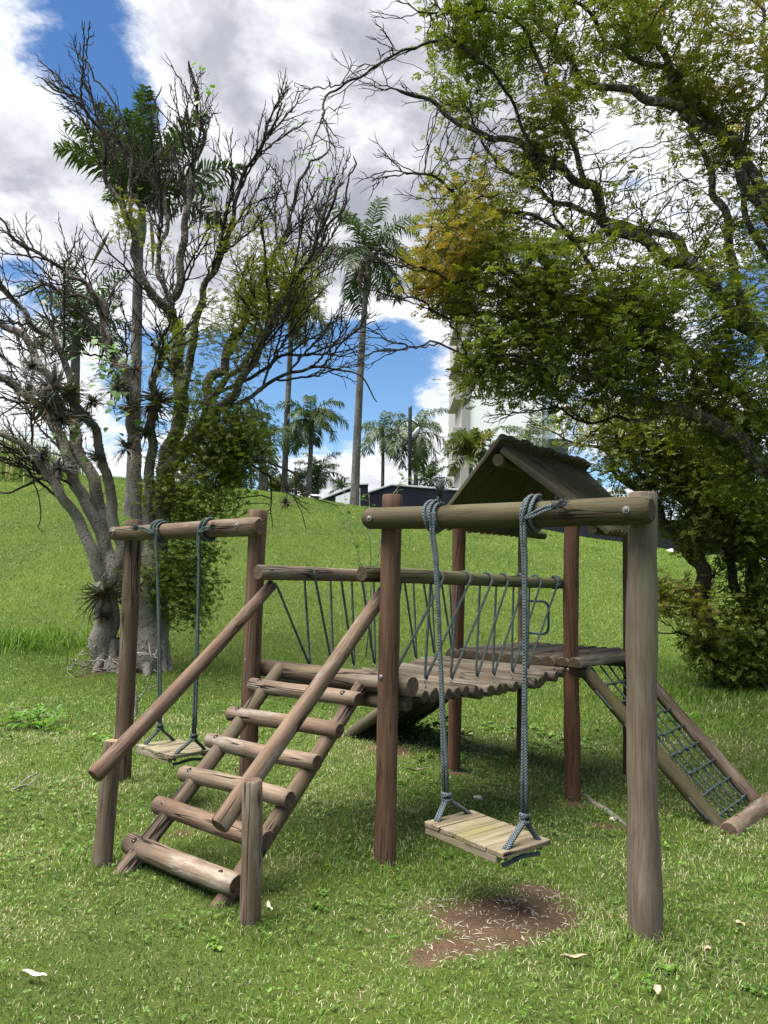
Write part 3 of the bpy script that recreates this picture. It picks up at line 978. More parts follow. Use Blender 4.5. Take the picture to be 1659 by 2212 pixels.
# ---------------------------------------------------------------- swings
def build_swing(label, a, b_beam, z_beam, r_beam, seat_a, seat_b, seat_z, yaw, tilt, size, tops, knots, ropemat, r_rope, seed):
    r = np.random.default_rng(seed)
    base = wp(seat_a, seat_b, seat_z)
    root = empty('swing', tuple(base), label, 'swing', 'plank swings on ropes', rz=-YAW)
    T = np.array([seat_a, seat_b, seat_z])
    rot = Matrix.Rotation(yaw, 4, 'Z') @ Matrix.Rotation(tilt, 4, 'Y')
    L, W = size
    seat = Geo()
    n = 5
    cuts = np.array([0, .205, .41, .515, .79, 1.0]) * L - L / 2
    for k in range(n):
        seat.box(((cuts[k] + cuts[k + 1]) / 2, r.normal(0, .002), 0), (cuts[k + 1] - cuts[k] - .003, W + r.normal(0, .004), .024), bev=.003)
    so = seat.build('seat', M['plank_wood'], root, smooth=False)
    # grain of the seat boards runs front to back
    so.matrix_basis = rot @ Matrix.Rotation(R(-90), 4, 'X')
    Rm = np.array(Matrix.Rotation(R(90), 3, 'X'))
    me = so.data
    co = np.empty(len(me.vertices) * 3); me.vertices.foreach_get('co', co)
    me.vertices.foreach_set('co', (co.reshape(-1, 3) @ Rm.T).ravel()); me.update()
    for s in (-1, 1):
        c = Geo().box((0, 0, 0), (.035, .032, L * .90), bev=.003)
        cl = bpy.data.objects.new('cleat', c.mesh('cleat', M['plank_wood'], smooth=False)); link(cl, root)
        cl.matrix_basis = rot @ Matrix.Translation((-.02, s * (W / 2 - .018), -.0285)) @ Matrix.Rotation(R(90), 4, 'Y')
    rm = np.array(rot.to_3x3())
    for side, (ta, ka, kz) in enumerate(zip(tops, *knots)):
        g = Geo()
        top = np.array([ta, b_beam, z_beam]) - T
        kn = np.array([ka, b_beam + .0, kz]) - T
        rr = r_beam + r_rope * .8
        sgn = 1 if side else -1
        # turns round the beam, laid side by side and partly over each other
        for q, (turns, x0, x1, lift) in enumerate(((2.9, -.030, .034, 0.0), (1.5, -.012, .040, r_rope * 1.5))):
            th = np.linspace(-1.4, -1.4 + turns * 2 * math.pi, int(26 * turns))
            nn = len(th)
            g.tube([top + np.array([sgn * (x0 + (x1 - x0) * k / nn + .004 * math.sin(3 * t)), -(rr + lift) * math.cos(t), (rr + lift) * math.sin(t)]) for k, t in enumerate(th)], r_rope, 8, attr=True)
        # two parallel strands down to the knot
        for q in (-1, 1):
            off = np.array([q * r_rope * .95, 0, 0])
            st = top + off + np.array([sgn * -.015, -rr * .98, .0])
            mid = [st + np.array([0, 0, rr * .3]), st + np.array([0, 0, -.02]), st + np.array([0, 0, -.10])]
            for u in np.linspace(.15, 1, 8):
                mid.append(st * (1 - u) + (kn + off * .8) * u + np.array([.006 * math.sin(u * 5 + q + seed), .010 * math.sin(u * math.pi), 0]))
            g.tube(mid, r_rope, 8, attr=True)
        # frayed tail tucked under the last turn
        if seed == 1 and side == 0:
            t0, td, ln, bush = top + np.array([.015, -rr * .25, rr + r_rope]), np.array([.35, -.25, .9]), .035, 1.25
        elif seed == 1:
            t0, td, ln, bush = top + np.array([.045, -rr - r_rope * 1.6, -.018]), np.array([.95, -.10, .28]), .125, 1.0
        elif side == 0:
            t0, td, ln, bush = top + np.array([-.03, -rr - r_rope * 1.6, -.01]), np.array([-.95, -.08, .22]), .13, .9
        else:
            t0, td, ln, bush = top + np.array([.03, -rr - r_rope * 1.6, -.012]), np.array([.96, -.08, .12]), .10, .9
        td = td / np.linalg.norm(td)
        for q in (-.6, .6):
            o_ = np.array([0, 0, q * r_rope * 1.5])
            g.tube([t0 - td * .045 + o_ * .3, t0 + o_, t0 + td * ln * .5 + o_ * 1.2 + [0, 0, .006], t0 + td * ln + o_ * .6], [r_rope * .9, r_rope, r_rope, r_rope * .85], 8, attr=True)
        tipp = t0 + td * ln
        for q in range(70):
            dd = td + r.normal(0, .42, 3)
            dd[1] = min(dd[1], .05) if side or seed == 2 else dd[1]
            g.tube([tipp - td * .025, tipp + dd * .022 * bush, tipp + dd * .050 * bush + r.normal(0, .006, 3)], [.0026, .0020, .0008], 4, attr=True)
        # legs to the front and back edge of the seat
        for fb in (-1, 1):
            x_s = (L / 2 - .038) * sgn
            foot = rm @ np.array([x_s, fb * (W / 2 - .045), .004])
            for q in (-1, 1):
                off = np.array([q * r_rope * .95, 0, 0])
                p0 = kn + off * .7
                ctrl = [p0 + np.array([0, 0, .01]), p0 * .75 + (foot + off) * .25 + np.array([0, 0, -.004]), p0 * .35 + (foot + off) * .65, foot + off, foot + off + np.array([0, 0, -.035])]
                g.tube(ctrl, r_rope, 8, attr=True)
        # under-seat loop
        g.tube([rm @ np.array([(L / 2 - .038) * sgn, y, -.050 - .006 * math.sin((y / W + .5) * 9)]) for y in np.linspace(-W / 2 + .04, W / 2 - .04, 9)], r_rope * 1.2, 8, attr=True)
        ro = g.build('rope', ropemat, root)
        k = Geo()
        for q, (tx, tz) in enumerate(((.35, .01), (-.3, -.004), (.1, .018))):
            k.tube([kn + np.array([r_rope * 2.3 * math.cos(t), r_rope * 2.0 * math.sin(t), tz + tx * .03 * math.cos(t + q)]) for t in np.linspace(0, 6.28, 16)], r_rope * .95, 8, attr=True)
        k.build('knot', ropemat, ro)
    return root


build_swing('plank swing on doubled ropes under the mossy front beam, above the worn soil patch', 0, -.108, 1.866, .064, .716, -.125, .305, R(-10.7), R(3), (.515, .345),
            (.385, .945), ((.470, .915), (.425, .405)), M['rope_light'], .0092, 1)
build_swing('plank swing on dark ropes hanging behind the ladder handrail', 0, -.10, 1.840, .056, -1.78, -.06, .345, R(-4), R(1), (.44, .335),
            (-1.985, -1.485), ((-1.90, -1.535), (.475, .455)), M['rope'], .0085, 2)


# ---------------------------------------------------------------- trees
M['bark_thorn'] = bark('pale_thorny_bark', (.026, .021, .016), (.068, .056, .044), (.17, .147, .122), lichen=(.30, .28, .24), lich=.5, scale=16, pale=(.30, .265, .22))
M['thorn'] = plain('corky_thorn', (.27, .24, .20), .9, 0, .1, .35, 30)
M['bark_twig'] = bark('dark_twig_bark', (.016, .013, .010), (.036, .030, .024), (.080, .070, .056), lichen=(.16, .17, .13), lich=.35, scale=14, bumps=False)
M['bark_right'] = bark('lichen_bark', (.035, .029, .023), (.085, .073, .060), (.17, .15, .128), lichen=(.26, .27, .23), lich=.6, scale=11)
M['bark_stem'] = bark('brown_stem_bark', (.028, .020, .014), (.065, .046, .032), (.120, .092, .068), lichen=(.20, .20, .15), lich=.3, scale=8)
LEAF_STOPS = [(0, (.052, .090, .013)), (.35, (.100, .152, .018)), (.6, (.140, .170, .022)), (.8, (.19, .175, .030)), (.93, (.23, .165, .040)), (1, (.26, .13, .045))]
M['leaf'] = leaf_mat('small_tree_leaf', LEAF_STOPS, .42, .5, .3)
M['vine_leaf'] = leaf_mat('vine_leaf', [(0, (.05, .13, .015)), (.5, (.09, .21, .025)), (1, (.17, .30, .04))], .4, .4, .4)
M['air_leaf'] = leaf_mat('air_plant_leaf', [(0, (.045, .050, .042)), (.5, (.105, .115, .098)), (.8, (.20, .21, .185)), (1, (.13, .085, .055))], .1, .6, .2)


def grow(guides, ellipsoids, step, infl, kill, seed, iters=60, wig=.35, maxch=3):
    """branches that grow from given limbs into the crown's volume (space colonisation)"""
    r = np.random.default_rng(seed)
    P, PAR, RAD, LIMBS = [], [], [], []
    for pts, r0, r1 in guides:
        pts = np.array(pts, float)
        seg = np.linalg.norm(np.diff(pts, axis=0), axis=1)
        cum = np.concatenate([[0], np.cumsum(seg)])
        n = max(2, int(cum[-1] / step))
        # smooth the limb with a Catmull-Rom spline
        ext = np.concatenate([[2 * pts[0] - pts[1]], pts, [2 * pts[-1] - pts[-2]]])
        out = []
        for s in np.linspace(0, cum[-1], n + 1):
            k = min(max(np.searchsorted(cum, s, 'right') - 1, 0), len(seg) - 1)
            t = (s - cum[k]) / max(seg[k], 1e-6)
            p0, p1, p2, p3 = ext[k:k + 4]
            out.append(.5 * (2 * p1 + (p2 - p0) * t + (2 * p0 - 5 * p1 + 4 * p2 - p3) * t * t + (3 * p1 - p0 - 3 * p2 + p3) * t ** 3))
        out = np.array(out)
        amp = np.interp(np.linspace(0, 1, len(out)), [0, .15, 1], [.1, .42, .6]) * step
        nz = r.normal(0, 1, (len(out) + 6, 3))
        nz = sum(nz[k:k + len(out)] * w for k, w in zip(range(7), (.12, .25, .45, .6, .45, .25, .12)))
        out = out + nz * amp[:, None] * 1.1
        par = -1
        start = 0
        if P:
            d = np.linalg.norm(np.array(P) - out[0], axis=1)
            k = int(np.argmin(d))
            if d[k] < .7: par = k; start = 1 if d[k] < step else 0
        LIMBS.append(list(range(len(P), len(P) + len(out) - start)))
        for q in range(start, len(out)):
            P.append(out[q]); PAR.append(par); par = len(P) - 1
            RAD.append(r0 + (r1 - r0) * q / len(out))
    att = []
    for c, rad, n in ellipsoids:
        v = r.normal(0, 1, (n, 3)); v /= np.linalg.norm(v, axis=1)[:, None]
        att.append(np.array(c) + v * (r.uniform(0, 1, n) ** (1 / 2.2))[:, None] * np.array(rad))
    att = np.concatenate(att)
    P = [np.array(p) for p in P]
    nd = np.full(len(att), 1e9); ni = np.zeros(len(att), int)

    def update(i0):
        nonlocal nd, ni
        Q = np.array(P[i0:])
        for s in range(0, len(Q), 400):
            D = np.linalg.norm(att[:, None, :] - Q[None, s:s + 400, :], axis=2)
            k = D.argmin(1); d = D[np.arange(len(att)), k]
            better = d < nd
            nd = np.where(better, d, nd); ni = np.where(better, k + i0 + s, ni)
    update(0)
    nch = np.zeros(len(P) + 200000, int)
    for p in PAR:
        if p >= 0: nch[p] += 1
    # keep attractors from crowding the guide limbs themselves
    ok = nd > kill
    att, nd, ni = att[ok], nd[ok], ni[ok]
    for it in range(iters):
        if len(att) == 0: break
        act = nd < infl
        if not act.any(): break
        ids, inv = np.unique(ni[act], return_inverse=True)
        i0 = len(P)
        dv = att[act] - np.array(P)[ni[act]]
        dv /= np.linalg.norm(dv, axis=1)[:, None]
        acc = np.zeros((len(ids), 3)); np.add.at(acc, inv, dv)
        for i, d in zip(ids, acc):
            if nch[i] >= maxch: continue
            L = np.linalg.norm(d)
            if L < 1e-6: continue
            d = d / L + r.normal(0, wig, 3)
            if PAR[i] >= 0 and RAD[i] == 0:
                pd = P[i] - P[PAR[i]]; d = d + .75 * pd / (np.linalg.norm(pd) + 1e-9)
            d /= np.linalg.norm(d)
            P.append(P[i] + d * step * r.uniform(.7, 1.2)); PAR.append(int(i)); RAD.append(0); nch[i] += 1
        if len(P) == i0: break
        update(i0)
        ok = nd > kill
        # drop attractors that only saturated nodes can see
        sat = nch[ni] >= maxch
        ok &= ~(sat & act)
        att, nd, ni = att[ok], nd[ok], ni[ok]
    return np.array(P), np.array(PAR), np.array(RAD), LIMBS


def sprout(P, PAR, RAD, limbs, r, levels, step, jit=.16, up=.05, start=.3, outward=None, pull=.0, keep=None):
    """side branches that leave at an angle and run out straight with small kinks; levels: (spacing, length range, angle range)"""
    P = [np.array(p) for p in P]; PAR = list(PAR); RAD = list(RAD)
    queue = [(l, 0, start) for l in limbs]
    while queue:
        nodes, lev, st = queue.pop(0)
        if lev >= len(levels) or len(nodes) < 2: continue
        spacing, (l0, l1), (a0, a1) = levels[lev]
        n = len(nodes)
        every = max(spacing / step, .5)
        k = st * n + r.uniform(0, every)
        spots = []
        while k < n - 1:
            spots.append((int(k), 1.0)); k += every * r.uniform(.6, 1.4)
        spots += [(n - 1, .45), (n - 1, .45)]
        for k, ka in spots:
            i = nodes[k]; j = nodes[max(k - 2, 0)]
            t = P[i] - P[j]; t = t / (np.linalg.norm(t) + 1e-9)
            ax = r.normal(0, 1, 3); ax -= t * (ax @ t); ax /= np.linalg.norm(ax)
            th = r.uniform(a0, a1) * ka
            d = t * math.cos(th) + ax * math.sin(th)
            if outward is not None:
                o = P[i] - outward; o = o / np.linalg.norm(o)
                d = d + pull * o
            d[2] += up
            d /= np.linalg.norm(d)
            L = r.uniform(l0, l1) * (1 - .45 * k / n)
            if keep is not None and not keep(P[i] + d * L * .7): continue
            cur = i; lst = [i]
            kink = r.normal(0, 1, 3) * jit
            for q in range(max(2, int(L / step))):
                kink = -kink * r.uniform(.4, 1.0) + r.normal(0, jit * .55, 3)
                e = d + kink; e[2] += up * .4; e /= np.linalg.norm(e)
                d = d * .86 + e * .14; d /= np.linalg.norm(d)
                P.append(P[cur] + e * step); PAR.append(cur); RAD.append(0)
                cur = len(P) - 1; lst.append(cur)
            queue.append((lst, lev + 1, .15))
    return np.array(P), np.array(PAR), np.array(RAD)


def thicken(P, PAR, RAD, tip, expo=2.4, cap=None):
    n = len(P)
    acc = np.zeros(n)
    order = range(n - 1, -1, -1)
    rad = np.zeros(n)
    for i in order:
        rad[i] = max(acc[i] ** (1 / expo) if acc[i] > 0 else tip, RAD[i])
        if RAD[i] == 0 and cap: rad[i] = min(rad[i], cap)
        if PAR[i] >= 0: acc[PAR[i]] += rad[i] ** expo
    for i in range(n):      # a child is never thicker than what carries it
        if PAR[i] >= 0: rad[i] = min(rad[i], rad[PAR[i]])
    return rad


def tree_meshes(P, PAR, rad, thr):
    """two collections of tubes: thick limbs and thin twigs"""
    n = len(P)
    kids = [[] for _ in range(n)]
    for i, p in enumerate(PAR):
        if p >= 0: kids[p].append(i)
    big, thin = Geo(), Geo()
    starts = [i for i in range(n) if PAR[i] < 0]
    stack = list(starts)
    while stack:
        s = stack.pop()
        chain = [PAR[s], s] if PAR[s] >= 0 else [s]
        i = s
        while kids[i]:
            ks = sorted(kids[i], key=lambda k: -rad[k])
            stack.extend(ks[1:])
            i = ks[0]; chain.append(i)
        if len(chain) < 2: continue
        pts = P[chain].copy(); rr = rad[chain].copy()
        if PAR[s] >= 0: rr[0] = min(rr[0], rr[1] * 1.25)
        rr[-1] *= .6
        # split where it becomes thin
        k = int((rr > thr).sum())
        if k >= 2:
            big.tube(pts[:k + 1], rr[:k + 1], 10 if rr[0] > .05 else 7, caps=False)
            if k < len(pts) - 1: thin.tube(pts[k:], rr[k:], 5, caps=False)
        else:
            thin.tube(pts, rr, 4 if rr[0] < .015 else 5, caps=False)
    return big, thin


def leaflet_rows(n_pairs, l, w, r):
    """one spray: leaflets in two rows along a little stalk; returns (k,4,3)"""
    out = []
    for i in range(n_pairs):
        t = (i + 1) / n_pairs
        for s in (-1, 1):
            if i == n_pairs - 1 and s == 1:
                d = np.array([1, 0, 0.])
            else:
                d = np.array([.55, s * .83, .0])
            d = d + r.normal(0, .16, 3); d /= np.linalg.norm(d)
            b = np.array([t * l * n_pairs * .42, s * .002, 0])
            q = np.cross(d, [0, 0, 1]) + r.normal(0, .25, 3); q /= np.linalg.norm(q)
            ll = l * r.uniform(.7, 1.15)
            out.append([b, b + d * ll * .45 + q * w * .5 + [0, 0, .002], b + d * ll - [0, 0, ll * .12], b + d * ll * .45 - q * w * .5 + [0, 0, .002]])
    return np.array(out)


def sprays(g, pos, dirs, n_pairs, l, w, tint, r, flat=.6, droop=.15, spread=.5):
    """put sprays at points; leaf planes tend to lie level"""
    protos = [leaflet_rows(n_pairs, l, w, r) for _ in range(8)]
    n = len(pos)
    x = dirs * .6 + r.normal(0, spread, (n, 3)); x[:, 2] = x[:, 2] * (1 - flat) - droop
    x /= np.linalg.norm(x, axis=1)[:, None]
    zz = np.array([0, 0, 1.]) + r.normal(0, .45, (n, 3))
    zz -= x * (zz * x).sum(1)[:, None]; zz /= np.linalg.norm(zz, axis=1)[:, None]
    yy = np.cross(zz, x)
    Rm = np.stack([x, yy, zz], 2)
    sc = r.uniform(.7, 1.25, n)
    which = r.integers(0, 8, n)
    for k in range(8):
        m = which == k
        if not m.any(): continue
        pr = protos[k]
        V = np.einsum('nij,kqj->nkqi', Rm[m] * sc[m][:, None, None], pr) + pos[m][:, None, None, :]
        nn, kk = V.shape[:2]
        t = np.clip(tint[m][:, None] + r.normal(0, .10, (nn, kk)), 0, 1)
        g.add(V.reshape(-1, 3), np.arange(nn * kk)[:, None] * 4 + np.array([[0, 1, 2, 3]]), tint=np.repeat(t.ravel(), 4))


DENS = [1.0]


def ell(px, py, rx, ry, depth, rdepth, n):
    n = int(n * DENS[0])
    s = depth / 1722
    return (at(px, py, depth), (rx * s, rdepth, ry * s), n)


def twig_dirs(P, PAR):
    d = np.zeros_like(P)
    ok = PAR >= 0
    d[ok] = P[ok] - P[PAR[ok]]
    return d / np.maximum(np.linalg.norm(d, axis=1), 1e-9)[:, None]


def leaf_cloud(P, PAR, rad, ells, maxr, per, r, l, w, n_pairs, jitter, **kw):
    """sprays on the thin twigs that lie inside the given clumps. ells: (centre, radii, share, tint)"""
    g = Geo()
    D = twig_dirs(P, PAR)
    thin = np.where(rad < maxr)[0]
    for c, rd, share, tint in ells:
        q = (((P[thin] - c) / np.array(rd)) ** 2).sum(1)
        ids = thin[q < 1]
        if len(ids) == 0: continue
        n = int(share * per)
        pick = r.choice(ids, n)
        pos = P[pick] + r.normal(0, jitter, (n, 3))
        t = np.clip(tint + .35 * (fbm(pos[:, 0] * 2.2, pos[:, 2] * 2.2 + pos[:, 1], 77, 2) - .5) + r.normal(0, .06, n), 0, 1)
        sprays(g, pos, D[pick], n_pairs, l, w, t, r, **kw)
    return g


def polyl(pts, y0, y1):
    n = len(pts)
    return [tuple(at(px, py, y0 + (y1 - y0) * (i / (n - 1)) ** 1.0)) for i, (px, py) in enumerate(pts)]


def thorny_tree():
    Y = 12.0
    DENS[0] = 2.6
    base = at(275, 1432, Y)
    gz = float(ground_z(base[0], base[1]))
    root = empty('thorny_tree', (base[0], base[1], gz), 'old many stemmed tree with pale thorny bark and bare crooked twigs at the left', 'tree')
    def gl(pts, r0, r1, dy): return (polyl(pts, Y, Y + dy), r0, r1)
    G = [
        gl([(236, 1450), (233, 1400), (230, 1340), (228, 1265)], .165, .13, 0),
        gl([(316, 1455), (312, 1400), (310, 1350), (310, 1270)], .215, .17, -.1),
        gl([(345, 1450), (348, 1380), (346, 1300), (345, 1200)], .13, .12, .2),
        gl([(285, 1450), (280, 1380), (272, 1300), (258, 1220)], .12, .10, .3),
        gl([(228, 1265), (205, 1225), (175, 1160), (145, 1091), (105, 1031), (75, 986), (0, 936), (-60, 915)], .10, .035, -.6),
        gl([(232, 1262), (218, 1166), (185, 1071), (150, 991), (120, 931), (100, 885), (55, 855), (0, 803), (-50, 760)], .11, .045, .3),
        gl([(240, 1250), (222, 1130), (195, 1030), (160, 950), (130, 890), (105, 820), (75, 760), (40, 715), (0, 670), (-40, 600)], .11, .045, 1.0),
        gl([(258, 1220), (240, 1091), (225, 1001), (200, 926), (172, 856), (150, 800), (110, 740), (60, 690), (20, 600)], .09, .03, -1.1),
        gl([(305, 1290), (300, 1141), (278, 1041), (290, 961), (282, 891), (268, 811), (250, 765), (225, 700), (205, 622)], .11, .055, .6),
        gl([(208, 640), (185, 612), (155, 595), (115, 565), (45, 530), (15, 480), (-20, 470)], .04, .014, -.3),
        gl([(240, 740), (200, 640), (150, 640), (100, 620), (40, 640), (-20, 650)], .035, .012, 1.0),
        gl([(322, 1270), (318, 1150), (322, 1050), (322, 950), (330, 880), (346, 835), (345, 786), (332, 750), (322, 738)], .10, .045, -.8),
        gl([(345, 1200), (350, 1110), (362, 1016), (382, 931), (395, 850), (385, 766), (372, 670), (388, 600), (398, 520), (402, 440), (420, 360), (440, 290), (420, 200), (400, 130)], .125, .018, .5),
        gl([(372, 672), (345, 650), (318, 622), (297, 560), (270, 490), (242, 400), (220, 300), (165, 210), (95, 165)], .06, .012, -.8),
        gl([(296, 556), (285, 450), (278, 350), (255, 280), (212, 178), (168, 98)], .035, .010, .8),
        gl([(362, 1016), (400, 970), (418, 930), (442, 870), (468, 810), (500, 735), (545, 640), (580, 570), (615, 490), (650, 400), (715, 310)], .10, .014, 1.3),
        gl([(395, 850), (412, 740), (445, 640), (470, 560), (500, 460), (545, 360), (600, 240)], .07, .012, -1.2),
        gl([(400, 970), (470, 890), (520, 810), (560, 735), (620, 620), (690, 530), (760, 390)], .08, .014, -.9),
        gl([(442, 870), (520, 800), (590, 700), (640, 600), (720, 480), (770, 330)], .05, .012, 1.2),
        gl([(470, 890), (520, 868), (565, 836), (650, 806), (750, 808), (812, 866)], .035, .009, -.6),
        gl([(468, 850), (540, 812), (625, 766), (725, 742), (800, 700)], .03, .009, .5),
        gl([(430, 980), (500, 985), (560, 997), (605, 1018), (665, 1058), (730, 1084)], .028, .008, -.8),
        gl([(560, 997), (577, 1060), (590, 1110), (585, 1130)], .012, .006, -.2),
        gl([(605, 1018), (625, 1075), (655, 1120), (665, 1150)], .011, .005, -.2),
        gl([(382, 765), (376, 690), (345, 560), (352, 430), (340, 300), (345, 180)], .05, .012, 1.6),
        gl([(105, 1031), (60, 1045), (20, 1050), (-30, 1040)], .03, .010, .3),
        gl([(70, 1045), (75, 1090), (90, 1130), (110, 1150)], .012, .005, .3),
    ]
    E = [ell(450, 900, 110, 100, Y, 1.0, 150), ell(440, 1040, 110, 120, Y - .1, .8, 160), ell(410, 1230, 60, 130, Y - .2, .45, 120), ell(330, 1240, 60, 60, Y - .3, .3, 30), ell(520, 950, 90, 70, Y, .8, 80),
         ell(610, 640, 90, 80, Y, 1.0, 70), ell(520, 720, 80, 110, Y, 1.0, 80)]
    P, PAR, RAD, LIMBS = grow(G, E, .085, .8, .105, 11, 60, .30)
    shape = [ell(*q, Y, 2.4, 0)[:2] for q in ((240, 330, 205, 235), (420, 340, 160, 235), (570, 400, 165, 190), (670, 450, 115, 140), (60, 640, 140, 190), (600, 640, 170, 160), (720, 740, 130, 90), (240, 620, 140, 150),
                                              (50, 880, 120, 150), (450, 640, 150, 220), (40, 1040, 80, 60), (640, 1070, 80, 60))]

    def within(q):
        return any((((q - c) / np.array(s)) ** 2).sum() < 1 for c, s in shape)
    heart = at(360, 1150, Y)
    P, PAR, RAD = sprout(P, PAR, RAD, LIMBS[4:], np.random.default_rng(17), [(.22, (.8, 1.9), (.3, .75)), (.18, (.35, .95), (.35, .9)), (.13, (.14, .42), (.4, 1.0))], .072, .30, .03, .30, heart, .10,
                         keep=within)
    # keep twigs out of the ground
    rad = thicken(P, PAR, RAD, .0058, 3.0, .035)
    big, thin = tree_meshes(P, PAR, rad, .032)
    # flared roots
    r = np.random.default_rng(2)
    for bx, rr in ((236, .17), (316, .22), (345, .13), (280, .12)):
        b = at(bx, 1440, Y); b[2] = float(ground_z(b[0], b[1]))
        for k in range(6):
            a = k * 1.05 + r.uniform(-.3, .3)
            d = np.array([math.cos(a), math.sin(a), 0])
            big.tube([b + d * rr * .55 + [0, 0, .42], b + d * rr * .8 + [0, 0, .16], b + d * rr * 1.25 + [0, 0, .02], b + d * rr * 2.0 + [0, 0, -.10]], [rr * .42, rr * .42, rr * .36, rr * .2], 8, caps=False)
    # corky thorns all over the stems
    th = Geo()
    bigs = np.where((rad > .034) & (PAR >= 0))[0]
    wts = rad[bigs] / rad[bigs].sum()
    for i in r.choice(bigs, 3600, p=wts):
        t = P[i] - P[PAR[i]]; t /= np.linalg.norm(t) + 1e-9
        d = r.normal(0, 1, 3); d -= t * (d @ t); d /= np.linalg.norm(d)
        if d[1] > .35: continue
        p = P[i] + t * r.uniform(-.04, .04) + d * rad[i] * .96
        s = r.uniform(.008, .017) * (1 + 2 * rad[i])
        u = np.cross(d, t)
        V = [p + (t * math.cos(a) + u * math.sin(a)) * s - d * .006 for a in np.arange(5) * 1.2566] + [p + d * s * r.uniform(.9, 1.6) + [0, 0, .3 * s]]
        th.add(np.array(V), np.array([[k, (k + 1) % 5, 5] for k in range(5)]))
    off = np.array([base[0], base[1], gz])
    th.build('thorns', M['thorn'], root, smooth=False).location = tuple(-off)
    for g, nm, mt in ((big, 'trunk', M['bark_thorn']), (thin, 'twigs', M['bark_twig'])):
        g.build(nm, mt, root, loc=None).location = tuple(-off)
    C = [(*ell(610, 625, 80, 65, Y, 1.2, 0)[:2], .75, .60), (*ell(520, 700, 80, 110, Y, 1.2, 0)[:2], .7, .62), (*ell(300, 500, 45, 40, Y, .9, 0)[:2], .14, .66),
         (*ell(560, 560, 110, 60, Y, 1.3, 0)[:2], .3, .6), (*ell(450, 900, 110, 95, Y, 1.0, 0)[:2], .9, .50), (*ell(440, 1030, 115, 115, Y, 1, 0)[:2], 1.3, .42), (*ell(412, 1200, 70, 100, Y, .8, 0)[:2], .85, .36), (*ell(405, 1300, 55, 70, Y, .8, 0)[:2], .5, .36),
         (*ell(530, 960, 90, 70, Y, .8, 0)[:2], .8, .42), (*ell(330, 1240, 50, 60, Y, .6, 0)[:2], .2, .5), (*ell(400, 780, 60, 90, Y, .9, 0)[:2], .35, .5), (*ell(350, 1100, 60, 70, Y, .9, 0)[:2], .25, .6), (*ell(470, 1010, 90, 60, Y, .9, 0)[:2], .5, .5)]
    lg = leaf_cloud(P, PAR, rad, C, .032, 1900, np.random.default_rng(5), .031, .017, 6, .11, flat=.5)
    lg.build('crown', M['leaf'], root).location = tuple(-off)
    return root, P, PAR, rad


thorny, TP, TPAR, TRAD = thorny_tree()


def heart_leaf(s):
    return np.array([[0, 0, 0], [.45, .18, .03], [.42, .62, .0], [0, 1.15, -.14], [-.42, .62, .0], [-.45, .18, .03], [0, .45, -.04]]) * s


def vines():
    r = np.random.default_rng(8)
    g, stems = Geo(), []
    Y = 12.0
    runs = [[(300, 930), (270, 860), (225, 800), (215, 740), (180, 730)], [(250, 900), (240, 820), (262, 770), (285, 745)], [(180, 850), (215, 800), (240, 760)], [(200, 1000), (180, 940), (150, 905), (120, 960)]]
    top = [[(425, 215), (438, 180), (430, 150), (440, 190), (458, 230), (468, 290)], [(640, 330), (680, 330), (690, 350), (700, 380), (715, 420)], [(585, 430), (610, 350), (660, 310)]]
    for run, per, s in [(q, 34, .105) for q in runs] + [(q, 16, .095) for q in top]:
        pts = np.array(polyl(run, Y - .5, Y - .2))
        t = np.linspace(0, len(pts) - 1, 30)
        k = np.minimum(t.astype(int), len(pts) - 2)
        path = pts[k] + (pts[k + 1] - pts[k]) * (t - k)[:, None] + r.normal(0, .05, (30, 3))
        stems.append(Geo().tube(path, .006, 5))
        for _ in range(per):
            p = path[r.integers(0, 30)] + r.normal(0, .10, 3)
            q = Quaternion((r.normal(0, 1), r.normal(0, 1), r.normal(0, 1), r.normal(0, 1))).normalized()
            e = Vector((r.normal(0, .5), -.8, -.55 + r.normal(0, .3))).normalized()
            m = np.array(e.to_track_quat('Y', 'Z').to_matrix())
            V = heart_leaf(s * r.uniform(.6, 1.2)) @ m.T + p
            g.add(V, np.array([[0, 1, 6], [1, 2, 6], [2, 3, 6], [3, 4, 6], [4, 5, 6], [5, 0, 6]]), tint=np.full(7, np.clip(r.normal(.5, .22), 0, 1)))
    c = at(230, 820, Y - .4)
    root = empty('climbing_vine', tuple(c), 'climbing vine with bright green heart shaped leaves twined through the thorny tree', 'vine')
    for st in stems: st.build('stem', M['bark_stem'], root).location = tuple(-c)
    g.build('foliage', M['vine_leaf'], root).location = tuple(-c)


vines()


